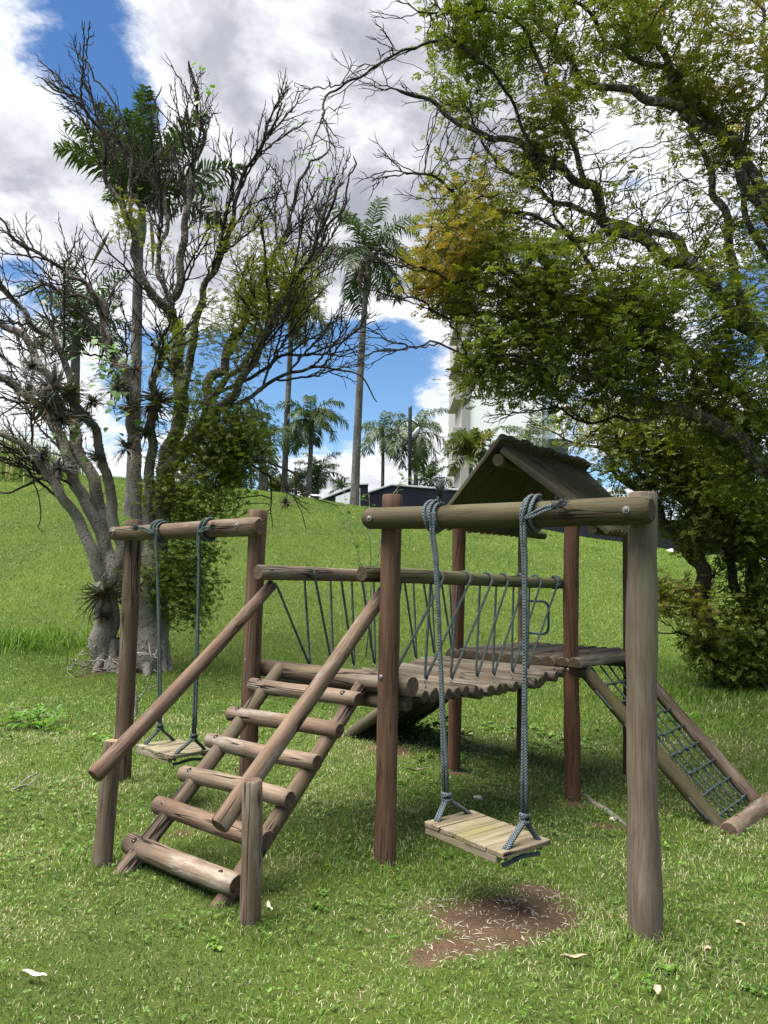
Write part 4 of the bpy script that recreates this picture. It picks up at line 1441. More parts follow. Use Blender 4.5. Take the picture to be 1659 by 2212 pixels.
def air_plants():
    r = np.random.default_rng(12)
    protos = []
    for v in range(4):
        g = Geo()
        for k in range(105):
            ph = r.uniform(0, 6.28); el = math.asin(r.uniform(-.35, .98))
            d = np.array([math.cos(ph) * math.cos(el), math.sin(ph) * math.cos(el), math.sin(el)])
            L = r.uniform(.6, 1.0)
            side = np.cross(d, [0, 0, 1]); side /= np.linalg.norm(side) + 1e-9
            pts = [d * L * t + np.array([0, 0, -1]) * (.38 * L * t * t) + side * .10 * math.sin(t * 2) * r.normal() for t in (0, .35, .7, 1)]
            wd = [.085, .065, .036, .003]
            V = []
            for p, w in zip(pts, wd): V += [p - side * w / 2, p + side * w / 2]
            dead = r.uniform() < .12 or el < -.15
            g.add(np.array(V), np.array([[0, 1, 3, 2], [2, 3, 5, 4], [4, 5, 7, 6]]), tint=np.full(8, 1.0 if dead else np.clip(r.normal(.45, .2), 0, .85)))
        # a stub it clings with
        g.tube([(0, 0, -.25), (0, 0, -.08), (0, 0, .05)], [.05, .07, .03], 7, 0)
        protos.append(g.mesh('air_plant', M['air_leaf']))
    spots = [(112, 838, .40, 'large dishevelled grey air plant on the left limb, with a pale flower spike'), (100, 880, .36, 'grey air plant directly below the flower spiked one on the left limb'),
             (70, 792, .24, 'small grey air plant highest on the left limb of the thorny tree'), (135, 905, .30, 'shaggy grey air plant hanging under the cluster on the left limb'), (150, 850, .26, 'grey air plant at the right of the cluster on the left limb'),
             (62, 850, .22, 'thin grey air plant at the left edge of the cluster on the left limb'), (92, 985, .24, 'spiky air plant where the lowest pale limb bends'), (128, 1013, .25, 'dark spiky air plant on the leftmost stem above the grass slope'),
             (210, 988, .20, 'air plant in the fork between the slanting stems'), (185, 905, .18, 'little air plant on the thin limb left of the vine leaves'), (255, 842, .30, 'air plant in front of the tall palm trunk'),
             (290, 800, .26, 'air plant beside the broken limb, above the others of that stem'), (336, 868, .34, 'big round dark air plant in the fork right of the palm trunk'), (312, 935, .24, 'air plant below the big round one, on the pale stem'),
             (275, 968, .28, 'dense dark air plant at the middle stem, half hidden by leaves'), (470, 942, .30, 'long leaved air plant hanging in the green foliage at the right'), (618, 1086, .15, 'small star shaped air plant dangling from a thin twig over the slope'),
             (228, 1283, .38, 'broad grey air plant tuft low on the left trunk'), (224, 1335, .22, 'small pale air plant just above the foot of the left trunk'), (285, 880, .26, 'ragged air plant low on the broken limb behind the stems'), (200, 870, .2, 'faint air plant far back between left limb and vine')]
    for i, (px, py, s, lab) in enumerate(spots):
        o = bpy.data.objects.new('air_plant', protos[i % 4])
        p = at(px, py, 11.4 if py < 1200 else 11.7)
        # sit on the nearest branch
        d = np.linalg.norm((TP - p) * np.array([1, .35, 1]), axis=1)
        k = int(np.argmin(d + (TRAD < .02) * .25))
        q = p.copy(); q[1] = TP[k][1] - TRAD[k] * .8 - .10
        dd = ray(px, py); q = np.array([0, 0, EYE]) + dd * (q[1] / dd[1])
        o.location = tuple(q)
        o.scale = (s * 1.5,) * 3
        o.rotation_euler = (r.normal(.35, .3), r.normal(0, .4), r.uniform(0, 6.28))
        link(o)
        tag(o, lab, 'air plant', 'air plants on the thorny tree')


air_plants()


def right_tree():
    Y = 7.2
    DENS[0] = 1.5
    base = at(1900, 1560, 7.6)
    gz = float(ground_z(base[0], base[1]))
    root = empty('leaning_tree', (base[0], base[1], gz), 'large lichen spotted tree at the right edge, its limbs spreading over the playground', 'tree')
    def gl(pts, r0, r1, y0, y1): return (polyl(pts, y0, y1), r0, r1)
    b0 = (base[0], base[1], gz - .2)
    G = [([b0, tuple(at(1895, 1350, 7.6)), tuple(at(1870, 1180, 7.5)), tuple(at(1830, 1080, 7.4))], .26, .20),
         ([b0, tuple(at(1960, 1250, 7.9)), tuple(at(1900, 1000, 7.9)), tuple(at(1800, 850, 7.8))], .2, .15),
         gl([(1830, 1080), (1740, 1046), (1659, 1006), (1555, 926), (1455, 880), (1330, 846), (1255, 812), (1180, 800), (1090, 760)], .125, .022, 7.4, 6.4),
         gl([(1800, 850), (1730, 800), (1659, 735), (1580, 672), (1480, 575), (1330, 490), (1270, 400), (1155, 340), (1070, 295), (945, 250), (868, 205)], .125, .020, 7.8, 6.6),
         gl([(1580, 672), (1520, 600), (1480, 545), (1420, 505), (1300, 480), (1200, 430), (1100, 370), (1040, 300), (1000, 240)], .07, .012, 7.4, 7.9),
         gl([(1800, 850), (1740, 640), (1659, 480), (1580, 320), (1455, 235), (1380, 200), (1270, 168), (1220, 120), (1180, 50), (1150, -20)], .12, .028, 7.8, 6.9),
         gl([(1740, 640), (1690, 480), (1640, 400), (1580, 320), (1520, 235), (1470, 165), (1420, 95), (1370, 0), (1340, -60)], .10, .03, 7.6, 7.4),
         gl([(1470, 165), (1400, 130), (1330, 100), (1270, 50), (1220, -10)], .045, .018, 7.4, 6.7),
         gl([(1760, 950), (1700, 930), (1630, 886), (1580, 846), (1480, 750), (1380, 690), (1290, 600), (1240, 520), (1180, 430)], .09, .014, 7.7, 7.0),
         gl([(1660, 735), (1600, 640), (1570, 520), (1540, 400), (1500, 300), (1490, 200), (1530, 60)], .08, .02, 7.8, 8.6),
         gl([(1270, 400), (1230, 300), (1180, 180), (1150, 80), (1080, 40), (1010, 20), (920, 22)], .04, .010, 6.9, 6.4),
         gl([(1155, 340), (1090, 200), (1040, 140), (980, 95), (900, 105), (850, 140), (760, 175), (700, 225), (690, 250)], .022, .007, 6.6, 6.0),
         gl([(1380, 690), (1300, 660), (1180, 640), (1100, 615), (1000, 598), (900, 600)], .04, .010, 7.0, 6.2),
         gl([(1480, 750), (1330, 760), (1200, 720), (1080, 680), (960, 655), (870, 650)], .035, .010, 7.2, 6.4),
         gl([(1180, 800), (1110, 770), (1040, 772), (985, 768), (930, 742), (880, 752)], .022, .007, 6.4, 6.0),
         gl([(1330, 490), (1250, 520), (1160, 470), (1070, 450), (980, 420), (890, 370)], .035, .009, 7.0, 6.4),
         gl([(1659, 560), (1600, 430), (1620, 300), (1650, 150), (1640, 0)], .05, .02, 7.8, 7.6),
         gl([(1455, 880), (1350, 900), (1260, 905), (1180, 880)], .03, .010, 7.0, 7.3)]
    E = [ell(1000, 90, 110, 95, 6.8, .9, 260), ell(1200, 130, 160, 130, 7, 1.2, 330), ell(1450, 80, 180, 110, 7.3, 1.3, 300), ell(1600, 200, 90, 150, 7.5, 1.2, 220), ell(1180, 290, 90, 70, 6.9, .8, 120),
         ell(1000, 560, 140, 110, 6.8, 1.0, 300), ell(1090, 650, 170, 110, 6.8, 1.1, 330), ell(1260, 660, 190, 140, 7, 1.2, 330), ell(1450, 720, 190, 150, 7.2, 1.3, 300), ell(1600, 800, 110, 160, 7.5, 1.1, 220),
         ell(1100, 790, 130, 85, 6.7, .8, 220), ell(1320, 820, 180, 70, 6.9, .9, 200), ell(1050, 460, 130, 70, 6.8, .9, 220), ell(1400, 480, 200, 150, 7.2, 1.4, 360), ell(1230, 430, 170, 120, 7, 1.1, 330),
         ell(1000, 330, 120, 120, 6.7, .9, 240), ell(1580, 560, 110, 160, 7.6, 1.2, 220), ell(1650, 1000, 120, 130, 7.5, .9, 150), ell(1300, -80, 300, 120, 7, 1.3, 260), ell(1560, 900, 120, 90, 7.2, .9, 140), ell(1800, 500, 150, 400, 7.8, 1.4, 420)]
    P, PAR, RAD, LIMBS = grow(G, E, .06, .6, .078, 21, 80, .30)
    P, PAR, RAD = sprout(P, PAR, RAD, LIMBS[2:], np.random.default_rng(19), [(.22, (.3, .8), (.35, .9)), (.2, (.15, .42), (.4, 1.0)), (.16, (.08, .24), (.4, 1.0))], .05, .30, .03, .25)
    rad = thicken(P, PAR, RAD * np.where(RAD < .13, .72, 1), .0030, 3.0, .018)
    big, thin = tree_meshes(P, PAR, rad, .018)
    off = np.array([base[0], base[1], gz])
    big.build('trunk', M['bark_right'], root).location = tuple(-off)
    thin.build('twigs', M['bark_twig'], root).location = tuple(-off)
    def e(px, py, rx, ry, d, rd, share, tint): return (*ell(px, py, rx, ry, d, rd, 0)[:2], share, tint)
    C = [e(985, 60, 80, 70, 6.8, 1.2, .32, .42), e(1010, 150, 90, 60, 6.8, 1.2, .28, .36), e(1080, 90, 90, 90, 6.9, 1.2, .5, .30), e(1220, 130, 150, 120, 7, 1.6, .6, .44), e(1450, 70, 190, 100, 7.3, 1.7, 1.3, .68), e(1560, 160, 120, 90, 7.3, 1.6, .8, .72), e(1610, 280, 80, 130, 7.5, 1.5, .55, .62),
         e(1180, 290, 62, 52, 6.9, 1.0, .55, .6), e(960, 590, 90, 75, 6.8, 1.3, .85, .78), e(1010, 520, 100, 60, 6.8, 1.3, .45, .72), e(1090, 640, 150, 90, 6.8, 1.5, 1.1, .58), e(1260, 640, 190, 120, 7, 1.6, 1.6, .42), e(1300, 740, 170, 90, 7, 1.4, 1.2, .40), e(1450, 700, 190, 140, 7.2, 1.7, 1.6, .44), e(1600, 820, 110, 150, 7.5, 1.5, 1.1, .48),
         e(1090, 790, 130, 80, 6.7, 1.1, 1.0, .50), e(1320, 830, 180, 60, 6.9, 1.2, .8, .38), e(1030, 450, 120, 60, 6.8, 1.2, .32, .72), e(1230, 430, 170, 110, 7, 1.4, .16, .6), e(1420, 480, 190, 140, 7.2, 1.8, .26, .55), e(1000, 330, 110, 100, 6.7, 1.2, .05, .55), e(1590, 540, 110, 160, 7.6, 1.5, .4, .55), e(1300, -80, 300, 100, 7, 1.6, .9, .55),
         e(1650, 1000, 110, 120, 7.5, 1.2, .9, .45), e(1560, 900, 120, 80, 7.2, 1.1, .8, .5), e(1800, 500, 160, 420, 7.8, 1.8, 1.8, .5)]
    lg = leaf_cloud(P, PAR, rad, C, .02, 1250, np.random.default_rng(6), .031, .018, 6, .06, flat=.55)
    lg.build('crown', M['leaf'], root).location = tuple(-off)


right_tree()


def stem_tree():
    Y = 11.4
    DENS[0] = 1.4
    base = at(1625, 1487, Y)
    gz = float(ground_z(base[0], base[1]))
    root = empty('bushy_tree', (base[0], base[1], gz), 'multi stemmed brown barked tree with leaning stem on the lawn at the right', 'tree')
    def gl(pts, r0, r1, dy): return (polyl(pts, Y, Y + dy), r0, r1)
    G = [gl([(1612, 1500), (1590, 1470), (1561, 1443), (1538, 1396), (1527, 1344), (1510, 1300), (1517, 1240), (1505, 1221)], .15, .10, 0),
         gl([(1505, 1221), (1480, 1180), (1456, 1150), (1425, 1096), (1400, 1060), (1366, 1045), (1323, 1018), (1300, 980), (1253, 957), (1226, 935)], .075, .012, .5),
         gl([(1366, 1045), (1330, 1010), (1310, 960), (1290, 910), (1270, 880)], .03, .010, .8),
         gl([(1400, 1060), (1360, 990), (1330, 940), (1310, 880), (1270, 850)], .035, .010, -.4),
         gl([(1512, 1225), (1510, 1187), (1489, 1125), (1465, 1088), (1440, 1030), (1420, 960), (1380, 900)], .06, .014, -.5),
         gl([(1640, 1500), (1640, 1440), (1642, 1360), (1605, 1305), (1582, 1274), (1576, 1230), (1560, 1150), (1530, 1080), (1500, 1010)], .11, .02, .3),
         gl([(1650, 1500), (1655, 1400), (1630, 1280), (1622, 1240), (1637, 1104), (1595, 980), (1570, 880)], .13, .03, .6),
         gl([(1670, 1500), (1685, 1350), (1690, 1200), (1680, 1050), (1650, 950)], .12, .03, .8),
         gl([(1642, 1360), (1680, 1300), (1720, 1200)], .06, .02, .2),
         gl([(1522, 1300), (1490, 1270), (1450, 1255), (1420, 1270)], .018, .006, -.3),
         gl([(1540, 1400), (1500, 1385), (1470, 1360)], .02, .007, -.3)]
    E = [ell(1300, 920, 100, 80, Y, .9, 200), ell(1400, 990, 120, 110, Y, 1.0, 260), ell(1500, 1060, 110, 130, Y, 1.0, 260), ell(1600, 1120, 90, 150, Y, 1.0, 260), ell(1590, 1330, 80, 110, Y, .7, 150), ell(1450, 1290, 60, 60, Y - .2, .4, 50),
         ell(1570, 1430, 70, 60, Y - .2, .5, 90), ell(1680, 1250, 80, 200, Y, .8, 160), ell(1420, 900, 130, 70, Y, .9, 120), ell(1500, 1380, 50, 40, Y - .2, .4, 40)]
    P, PAR, RAD, LIMBS = grow(G, E, .09, .8, .115, 31, 70, .30)
    P, PAR, RAD = sprout(P, PAR, RAD, LIMBS, np.random.default_rng(23), [(.3, (.4, 1.0), (.35, .9)), (.22, (.2, .5), (.4, 1.0))], .09, .20, .05, .5)
    rad = thicken(P, PAR, RAD, .006, 2.6, .03)
    big, thin = tree_meshes(P, PAR, rad, .026)
    off = np.array([base[0], base[1], gz])
    big.build('trunk', M['bark_stem'], root).location = tuple(-off)
    thin.build('twigs', M['bark_twig'], root).location = tuple(-off)
    def e(px, py, rx, ry, share, tint, rd=1.4): return (*ell(px, py, rx, ry, Y, rd, 0)[:2], share, tint)
    C = [e(1300, 910, 110, 80, .55, .68), e(1420, 930, 110, 70, .9, .60), e(1400, 1010, 100, 70, .7, .55), e(1500, 1020, 110, 90, 1.7, .48), e(1540, 1110, 90, 80, 1.2, .45), e(1610, 1080, 80, 130, 1.7, .38), e(1640, 1220, 80, 80, .4, .45),
         e(1600, 1340, 75, 90, .45, .46), e(1450, 1290, 65, 60, .35, .66), e(1570, 1430, 75, 60, .5, .46), e(1640, 1440, 50, 60, .4, .36), e(1690, 1260, 80, 200, .6, .4), e(1500, 1380, 50, 40, .2, .55), e(1470, 1150, 60, 50, .25, .5)]
    lg = leaf_cloud(P, PAR, rad, C, .026, 1500, np.random.default_rng(9), .042, .023, 6, .085, flat=.5)
    lg.build('crown', M['leaf'], root).location = tuple(-off)


stem_tree()


# ---------------------------------------------------------------- palms on the brow of the hill
M['palm_trunk'] = bark('palm_trunk_bark', (.06, .055, .048), (.12, .112, .10), (.19, .178, .16), lichen=(.25, .24, .22), lich=.3, scale=4, bumps=False)
M['palm_sheath'] = plain('palm_sheath', (.16, .115, .065), .7, 0, .2, .4, 4)
M['palm_crownshaft'] = plain('palm_crownshaft', (.10, .12, .06), .5, 0, .3, .3, 3)
PALM_STOPS = [(0, (.018, .040, .014)), (.4, (.040, .075, .022)), (.7, (.075, .115, .030)), (.9, (.16, .15, .035)), (1, (.20, .13, .05))]
M['palm_leaf'] = leaf_mat('palm_leaf', PALM_STOPS, .3, .45, .4)


def frond(g, p, az, el, L, ll, droop, r, tint, n=34, plumose=.3, hang=.5, width=.035):
    el0 = el
    pts = []
    q = np.array(p, float)
    N_ = 16
    for i in range(N_ + 1):
        t = i / N_
        e = el0 - droop * t ** 1.5
        pts.append(q.copy())
        q = q + np.array([math.cos(az) * math.cos(e), math.sin(az) * math.cos(e), math.sin(e)]) * L / N_
    pts = np.array(pts)
    g.tube(pts, np.linspace(.022, .004, N_ + 1) * max(1, L / 2.5), 5, caps=False, )
    g.A.setdefault('tint', []).append((g.n - (N_ + 1) * 5, np.full((N_ + 1) * 5, min(tint + .25, .85))))
    T = np.gradient(pts, axis=0); T /= np.linalg.norm(T, axis=1)[:, None]
    V = []
    for s in (-1, 1):
        u = np.linspace(.10, 1.0, n) + r.normal(0, .006, n)
        u = np.clip(u, 0, 1)
        k = np.minimum((u * N_).astype(int), N_ - 1); f = u * N_ - k
        b = pts[k] + (pts[k + 1] - pts[k]) * f[:, None]
        t = T[k]
        side = np.cross(t, [0, 0, 1.]); side /= np.linalg.norm(side, axis=1)[:, None] + 1e-9
        nor = np.cross(side, t)
        d = side * s * .8 + t * .55 + nor * r.normal(.15, plumose, n)[:, None] + r.normal(0, .06, (n, 3))
        d /= np.linalg.norm(d, axis=1)[:, None]
        l = ll * (np.sin(np.pi * np.clip(.12 + .88 * u, 0, 1)) ** .55 * .75 + .25) * r.uniform(.85, 1.1, n)
        m = b + d * (l * .5)[:, None] + np.array([0, 0, -1]) * (hang * l * .12)[:, None]
        tip = b + d * (l * .85)[:, None] + np.array([0, 0, -1]) * (hang * l * .62)[:, None]
        ww = np.cross(d, nor); ww /= np.linalg.norm(ww, axis=1)[:, None] + 1e-9
        V.append(np.stack([b - ww * width * .3, b + ww * width * .3, m + ww * width * .5, m - ww * width * .5, tip], 1))
    V = np.concatenate(V)
    kk = np.arange(len(V))[:, None] * 5
    tt = np.clip(tint + r.normal(0, .07, len(V)), 0, 1)
    g.add(V.reshape(-1, 3), [kk + np.array([[0, 1, 2, 3]]), kk + np.array([[3, 2, 4]])], tint=np.repeat(tt, 5))


def palm(label, foot, top, Y, r0, r1, n_fr, L, ll, seed, tint=.4, el=(-.5, 1.3), droop=1.5, hang=.6, plumose=.3, shaft=0, sheaths=0, bottle=False, width=.035, azs=None, ymul=1.0, n=34, name='palm_tree'):
    r = np.random.default_rng(seed)
    t = at(*top, Y)
    f = at(*foot, Y)
    gz = float(ground_z(f[0], f[1]))
    b = np.array([f[0], f[1], gz - .1])
    root = empty(name, (b[0], b[1], gz), label, 'palm tree', 'palms on the hill')
    off = np.array([b[0], b[1], gz])
    H = t[2] - b[2]
    g = Geo()
    nz = max(8, int(H / .12))
    u = np.linspace(0, 1, nz)
    pts = b + (t - b) * u[:, None] + np.array([1, .3, 0]) * (.05 * np.sin(u * 3.0 + seed))[:, None]
    rad = r0 + (r1 - r0) * u
    if bottle: rad = r0 * (1 + .0 * u) * np.interp(u, [0, .3, .55, .7, 1], [.85, 1.0, .9, .35, .28])
    else: rad = rad * (1 + .22 * np.exp(-u * H / .5))
    rad = rad * (1 + .025 * ((np.arange(nz) % 3) == 0))
    g.tube(pts, rad, 14, caps=False)
    g.build('trunk', M['palm_trunk'], root).location = tuple(-off)
    if shaft > 0:
        s = Geo().tube([t - [0, 0, .05], t + [0, 0, shaft * .3], t + [0, 0, shaft]], [r1 * 1.02, r1 * 1.25, r1 * .6], 14)
        s.build('crownshaft', M['palm_crownshaft'], root).location = tuple(-off)
    c = t + np.array([0, 0, shaft * .9])
    g = Geo()
    for k in range(n_fr):
        az = (azs[k % len(azs)] if azs else k * 2.39996) + r.normal(0, .18)
        q = (k + .5) / n_fr
        e0 = el[1] + (el[0] - el[1]) * q ** 1.1 + r.normal(0, .10)
        frond(g, c + np.array([0, 0, -.25 * q * r1 * 4]), az, e0, L * r.uniform(.85, 1.1), ll, droop * r.uniform(.8, 1.2), r, np.clip(tint + .1 * q + r.normal(0, .08), 0, .95), n=n, plumose=plumose, hang=hang, width=width)
    g.build('crown', M['palm_leaf'], root).location = tuple(-off)
    if sheaths:
        s = Geo()
        for k in range(sheaths):
            az = r.uniform(0, 6.28); d = np.array([math.cos(az), math.sin(az), 0])
            p = c - np.array([0, 0, .1]) + d * r1
            l = r.uniform(.9, 1.5)
            path = [p, p + d * .18 - [0, 0, .25 * l], p + d * .34 - [0, 0, .7 * l], p + d * .30 - [0, 0, l]]
            s.tube(path, [.04, .10, .09, .01], 7)
        s.build('dead_sheaths', M['palm_sheath'], root).location = tuple(-off)
    return root, off, c


def palms():
    root, off, c = palm('tall thick trunked palm with stiff plumed fronds rising behind the thorny tree', (283, 1030), (303, 520), 22, .175, .13, 17, 3.3, .75, 1, .20, (.55, 1.48), 1.15, .4, .55, shaft=1.05, width=.065, n=80)
    for (px0, py0), (px1, py1), dy in (((236, 500), (195, 580), -.1), ((325, 470), (330, 590), -.2)):
        a, b = at(px0, py0, 22 + dy), at(px1, py1, 22 + dy)
        m = (a + b) / 2 + np.array([.05, -.06, .05])
        s = Geo().tube([a, a * .6 + m * .4, m, m * .4 + b * .6, b], [.012, .045, .06, .035, .004], 7)
        s.build('dead_sheath', M['palm_sheath'], root).location = tuple(-off)
    palm('dark green palm with dense crown low behind the left limbs of the thorny tree', (160, 1000), (168, 720), 30, .21, .16, 17, 2.6, .8, 2, .22, (-.35, 1.35), 1.3, .6, .45, shaft=.5, width=.07, n=44)
    palm('tallest slender palm standing before the white sign panel at the brow of the hill', (765, 1092), (793, 600), 30, .175, .10, 20, 2.7, .75, 3, .22, (-.5, 1.45), 1.6, .8, .35, shaft=1.0, sheaths=5, width=.055, n=46)
    palm('slender grey palm trunk with yellowish crown behind the right side of the thorny tree', (617, 1052), (629, 690), 33, .135, .10, 14, 2.2, .7, 4, .62, (-.5, 1.2), 1.6, .9, .3, shaft=.5, width=.05, n=40)
    palm('medium queen palm with arching bright crown left of the tallest slender palm', (668, 1076), (671, 905), 33, .115, .085, 16, 1.75, .60, 5, .45, (-.3, 1.25), 1.9, 1.0, .3, width=.05, n=40)
    palm('thin palm standing alone between the tallest slender palm and the lamp post', (825, 1062), (826, 935), 38, .095, .075, 14, 1.75, .6, 6, .42, (-.6, 1.25), 1.9, 1.0, .3, width=.045, n=36)
    palm('palm directly behind the ring lamp post, its fronds drooping wide to the right', (897, 1062), (898, 935), 37.5, .115, .09, 17, 2.0, .66, 7, .48, (-.8, 1.25), 1.8, 1.0, .3, width=.05, n=38)
    palm('short bushy yellow green palm against the grey edge of the tower block', (1018, 1062), (1020, 985), 36, .10, .09, 30, 1.6, .55, 8, .66, (.2, 1.5), 1.15, .5, .6, width=.065, n=36)
    palm('feathery palm in front of the white tower block, seen over the roof ridge', (1142, 1062), (1138, 950), 44, .13, .10, 16, 2.2, .7, 9, .40, (-.5, 1.3), 1.7, 1.0, .3, width=.05, n=36)
    palm('low spreading palm right behind the medium queen palm trunk', (690, 1062), (686, 1022), 35, .11, .10, 16, 1.35, .5, 10, .36, (-.3, 1.3), 1.4, .7, .3, width=.05, n=30)
    palm('low palm tuft behind the dark wall at the right of the lamp post', (935, 1062), (930, 1035), 40, .11, .1, 15, 1.35, .5, 11, .3, (-.2, 1.3), 1.3, .6, .3, width=.05, n=30)
    palm('tiny palm tuft peeping over the sloping sign wall', (736, 1072), (737, 1052), 40, .06, .05, 10, .7, .3, 12, .35, (.0, 1.3), 1.2, .6, .3, width=.04, n=22)
    palm('bottle shaped grey palm trunk under the right foliage of the thorny tree', (567, 1062), (567, 950), 32, .20, .1, 13, 1.6, .55, 13, .5, (-.4, 1.2), 1.7, 1.0, .3, bottle=True, width=.05, n=32)
    palm('small palm leaning out low at the left foot of the medium queen palm', (640, 1062), (643, 1040), 34, .07, .06, 12, 1.0, .4, 15, .5, (-.2, 1.2), 1.4, .8, .3, width=.045, n=26)
    palm('very slim dark palm pole left of the bottle shaped trunk', (541, 1060), (541, 900), 34, .05, .045, 10, 1.2, .45, 14, .35, (-.4, 1.2), 1.7, .9, .3, width=.045, n=26)


palms()


# ---------------------------------------------------------------- buildings, wall, lamp on the plateau
M['white_render'] = plain('white_render', (.80, .79, .79), .8, 0, .2, .03, .4)
M['grey_render'] = plain('grey_render', (.30, .285, .27), .85, 0, .2, .05, .5)
M['navy_render'] = plain('navy_render', (.016, .019, .028), .8, 0, .2, .2, .9)
M['coping'] = plain('pale_coping', (.55, .57, .57), .6, 0, .3, .06, 2)
M['window_glass'] = plain('pale_glass', (.34, .40, .45), .2, 0, .5, .08, .5)
M['window_dark'] = plain('dark_window_panel', (.018, .022, .035), .3, 0, .5, .1, .5)
M['lamp_metal'] = plain('dark_grey_lamp_metal', (.028, .032, .042), .45, .3, .4, .1, 5)
M['lamp_shell'] = plain('pale_lamp_shell', (.34, .35, .36), .5, 0, .3, .08, 5)
M['white_pipe'] = plain('white_painted_pipe', (.75, .75, .73), .5, 0, .4, .06, 5)
M['stone'] = plain('pale_stone', (.42, .38, .33), .9, 0, .2, .25, 14)
M['dead_leaf'] = plain('dry_leaf', (.33, .26, .17), .8, 0, .2, .4, 18)
M['pod'] = plain('dry_pod', (.50, .46, .36), .8, 0, .2, .3, 25)
M['dead_wood'] = bark('dead_stick_bark', (.11, .09, .07), (.24, .21, .17), (.40, .37, .32), scale=20, bumps=False)


def building():
    Y = 69.0
    gz = float(ground_z(8, Y)) - 1
    xl = at(995, 1000, Y)[0]; xs = at(1013, 1000, Y)[0]; xw = at(1172, 1000, Y)[0]; xg = at(1225, 1000, Y)[0]
    top = at(1100, 528, Y)[2]
    root = empty('tower_block', ((xl + xg) / 2, Y, gz), 'tall white rendered tower block with grey edge strip and short ledges behind the palms', 'building')
    o = np.array([(xl + xg) / 2, Y, gz])
    def bx(name, x0, x1, y0, y1, z0, z1, mat, parent=root):
        b = Geo().box(np.array([(x0 + x1) / 2, (y0 + y1) / 2, (z0 + z1) / 2]) - (o if parent is root else 0), (x1 - x0, y1 - y0, z1 - z0), bev=.03)
        return b.build(name, mat, parent, smooth=False)
    bx('white_wall', xs, xw, Y + .25, Y + 14, gz, top - .4, M['white_render'])
    bx('grey_pier', xl, xs, Y, Y + 14, gz, top, M['grey_render'])
    bx('window_band', xw, xg - .9, Y + .6, Y + 13, gz, top - .4, M['window_glass'])
    bx('side_pier', xg - .9, xg, Y + .1, Y + 13, gz, top - .4, M['white_render'])
    bx('roof_slab', xl - .6, xg + .5, Y - .5, Y + 14.5, top + .002, top + .5, M['grey_render'])
    for py in (697, 776, 856, 928, 1003):
        z = at(990, py, Y)[2]
        bx('ledge', xl - .72, xl - .004, Y + .1, Y + 6, z - .28, z + .28, M['grey_render'])
    z0, z1 = at(1205, 985, Y)[2], at(1205, 948, Y)[2]
    bx('dark_window', xw + .5, xg + .1, Y - .05, Y + .5, z0 - 2, z1, M['window_dark'])
    for py in (620, 700, 780, 860, 940, 1020):
        z = at(1090, py, Y)[2]
        bx('joint_line', xs + .01, xw - .01, Y + .235, Y + .262, z - .02, z + .02, M['coping'])
    for py in (560, 640, 720, 800, 880):
        z = at(1090, py, Y)[2]
        bx('window_rail', xw + .004, xg - .904, Y + .54, Y + .66, z - .15, z + .15, M['coping'])


building()


def prism(name, outline, thick, mat, parent, off):
    """a wall whose front outline is given as points, built with real thickness away from the lawn"""
    n = len(outline)
    A = np.array(outline, float); B = A + np.array([0, thick, 0])
    g = Geo().add(np.concatenate([A, B]) - off, [np.arange(n)[None, :], (np.arange(n)[None, ::-1] + n)])
    i = np.arange(n); j = (i + 1) % n
    g.add(np.concatenate([A, B]) - off, np.stack([j, i, i + n, j + n], 1))
    return g.build(name, mat, parent, smooth=False)


def coping(root, pts, off, thick=.42, h=.07):
    g = Geo()
    for a, b in zip(pts[:-1], pts[1:]):
        a = np.array(a); b = np.array(b)
        c = (a + b) / 2 + np.array([0, .15, h / 2 + .003])
        d = b - a
        ang = math.atan2(d[2], d[0])
        g.box(c - off, (np.linalg.norm(d) + .02, thick, h), rot=Matrix.Rotation(-ang, 3, 'Y'), bev=.01)
    g.build('coping', M['coping'], root, smooth=False)


def walls():
    Y = 33.0
    def low(px, py): p = at(px, py, Y); p[2] = 2.2; return p
    top = [at(px, py, Y) for px, py in [(793, 1066), (846, 1049), (1000, 1061), (1160, 1086), (1330, 1110), (1480, 1129), (1620, 1150)]]
    off = np.array([top[3][0], Y, 3.0])
    root = empty('boundary_wall', tuple(off), 'long dark navy wall with pale coping along the brow of the hill', 'wall')
    prism('wall', top + [low(1620, 1300), low(793, 1300)], .3, M['navy_render'], root, off)
    coping(root, top, off)
    Y2 = 31.6
    def a2(px, py): return at(px, py, Y2)
    top = [a2(690, 1082), a2(766, 1051), a2(776, 1048), a2(795, 1047.5)]
    off = a2(760, 1060)
    root = empty('sign_wall', tuple(off), 'dark sloping sign wall with white panel behind the tallest palm trunk', 'sign')
    bl = a2(690, 1090); bl[2] = 3.2; br = a2(795, 1090); br[2] = 3.2
    prism('wall', top + [br, bl], .3, M['navy_render'], root, off)
    coping(root, top, off)
    p = [a2(725, 1073), a2(778, 1055), a2(778, 1097), a2(725, 1097)]
    p = [q + np.array([0, -.025, 0]) for q in p]
    panel = prism('sign_panel', p, .02, M['white_render'], root, off)
    # the two round figures showing beside the trunk
    g = Geo()
    for px, py, rx, ry in ((771, 1063.5, .030, .055), (774.5, 1063.5, .030, .055), (771, 1083, .085, .15)):
        c = a2(px, py) - off + np.array([0, -.03, 0])
        g.tube([c + np.array([rx * math.cos(t), 0, ry * math.sin(t)]) for t in np.linspace(0, 6.28, 22)], .011 if rx < .05 else .02, 5)
    lo = g.build('lettering', M['lamp_metal']); lo.parent = panel


walls()


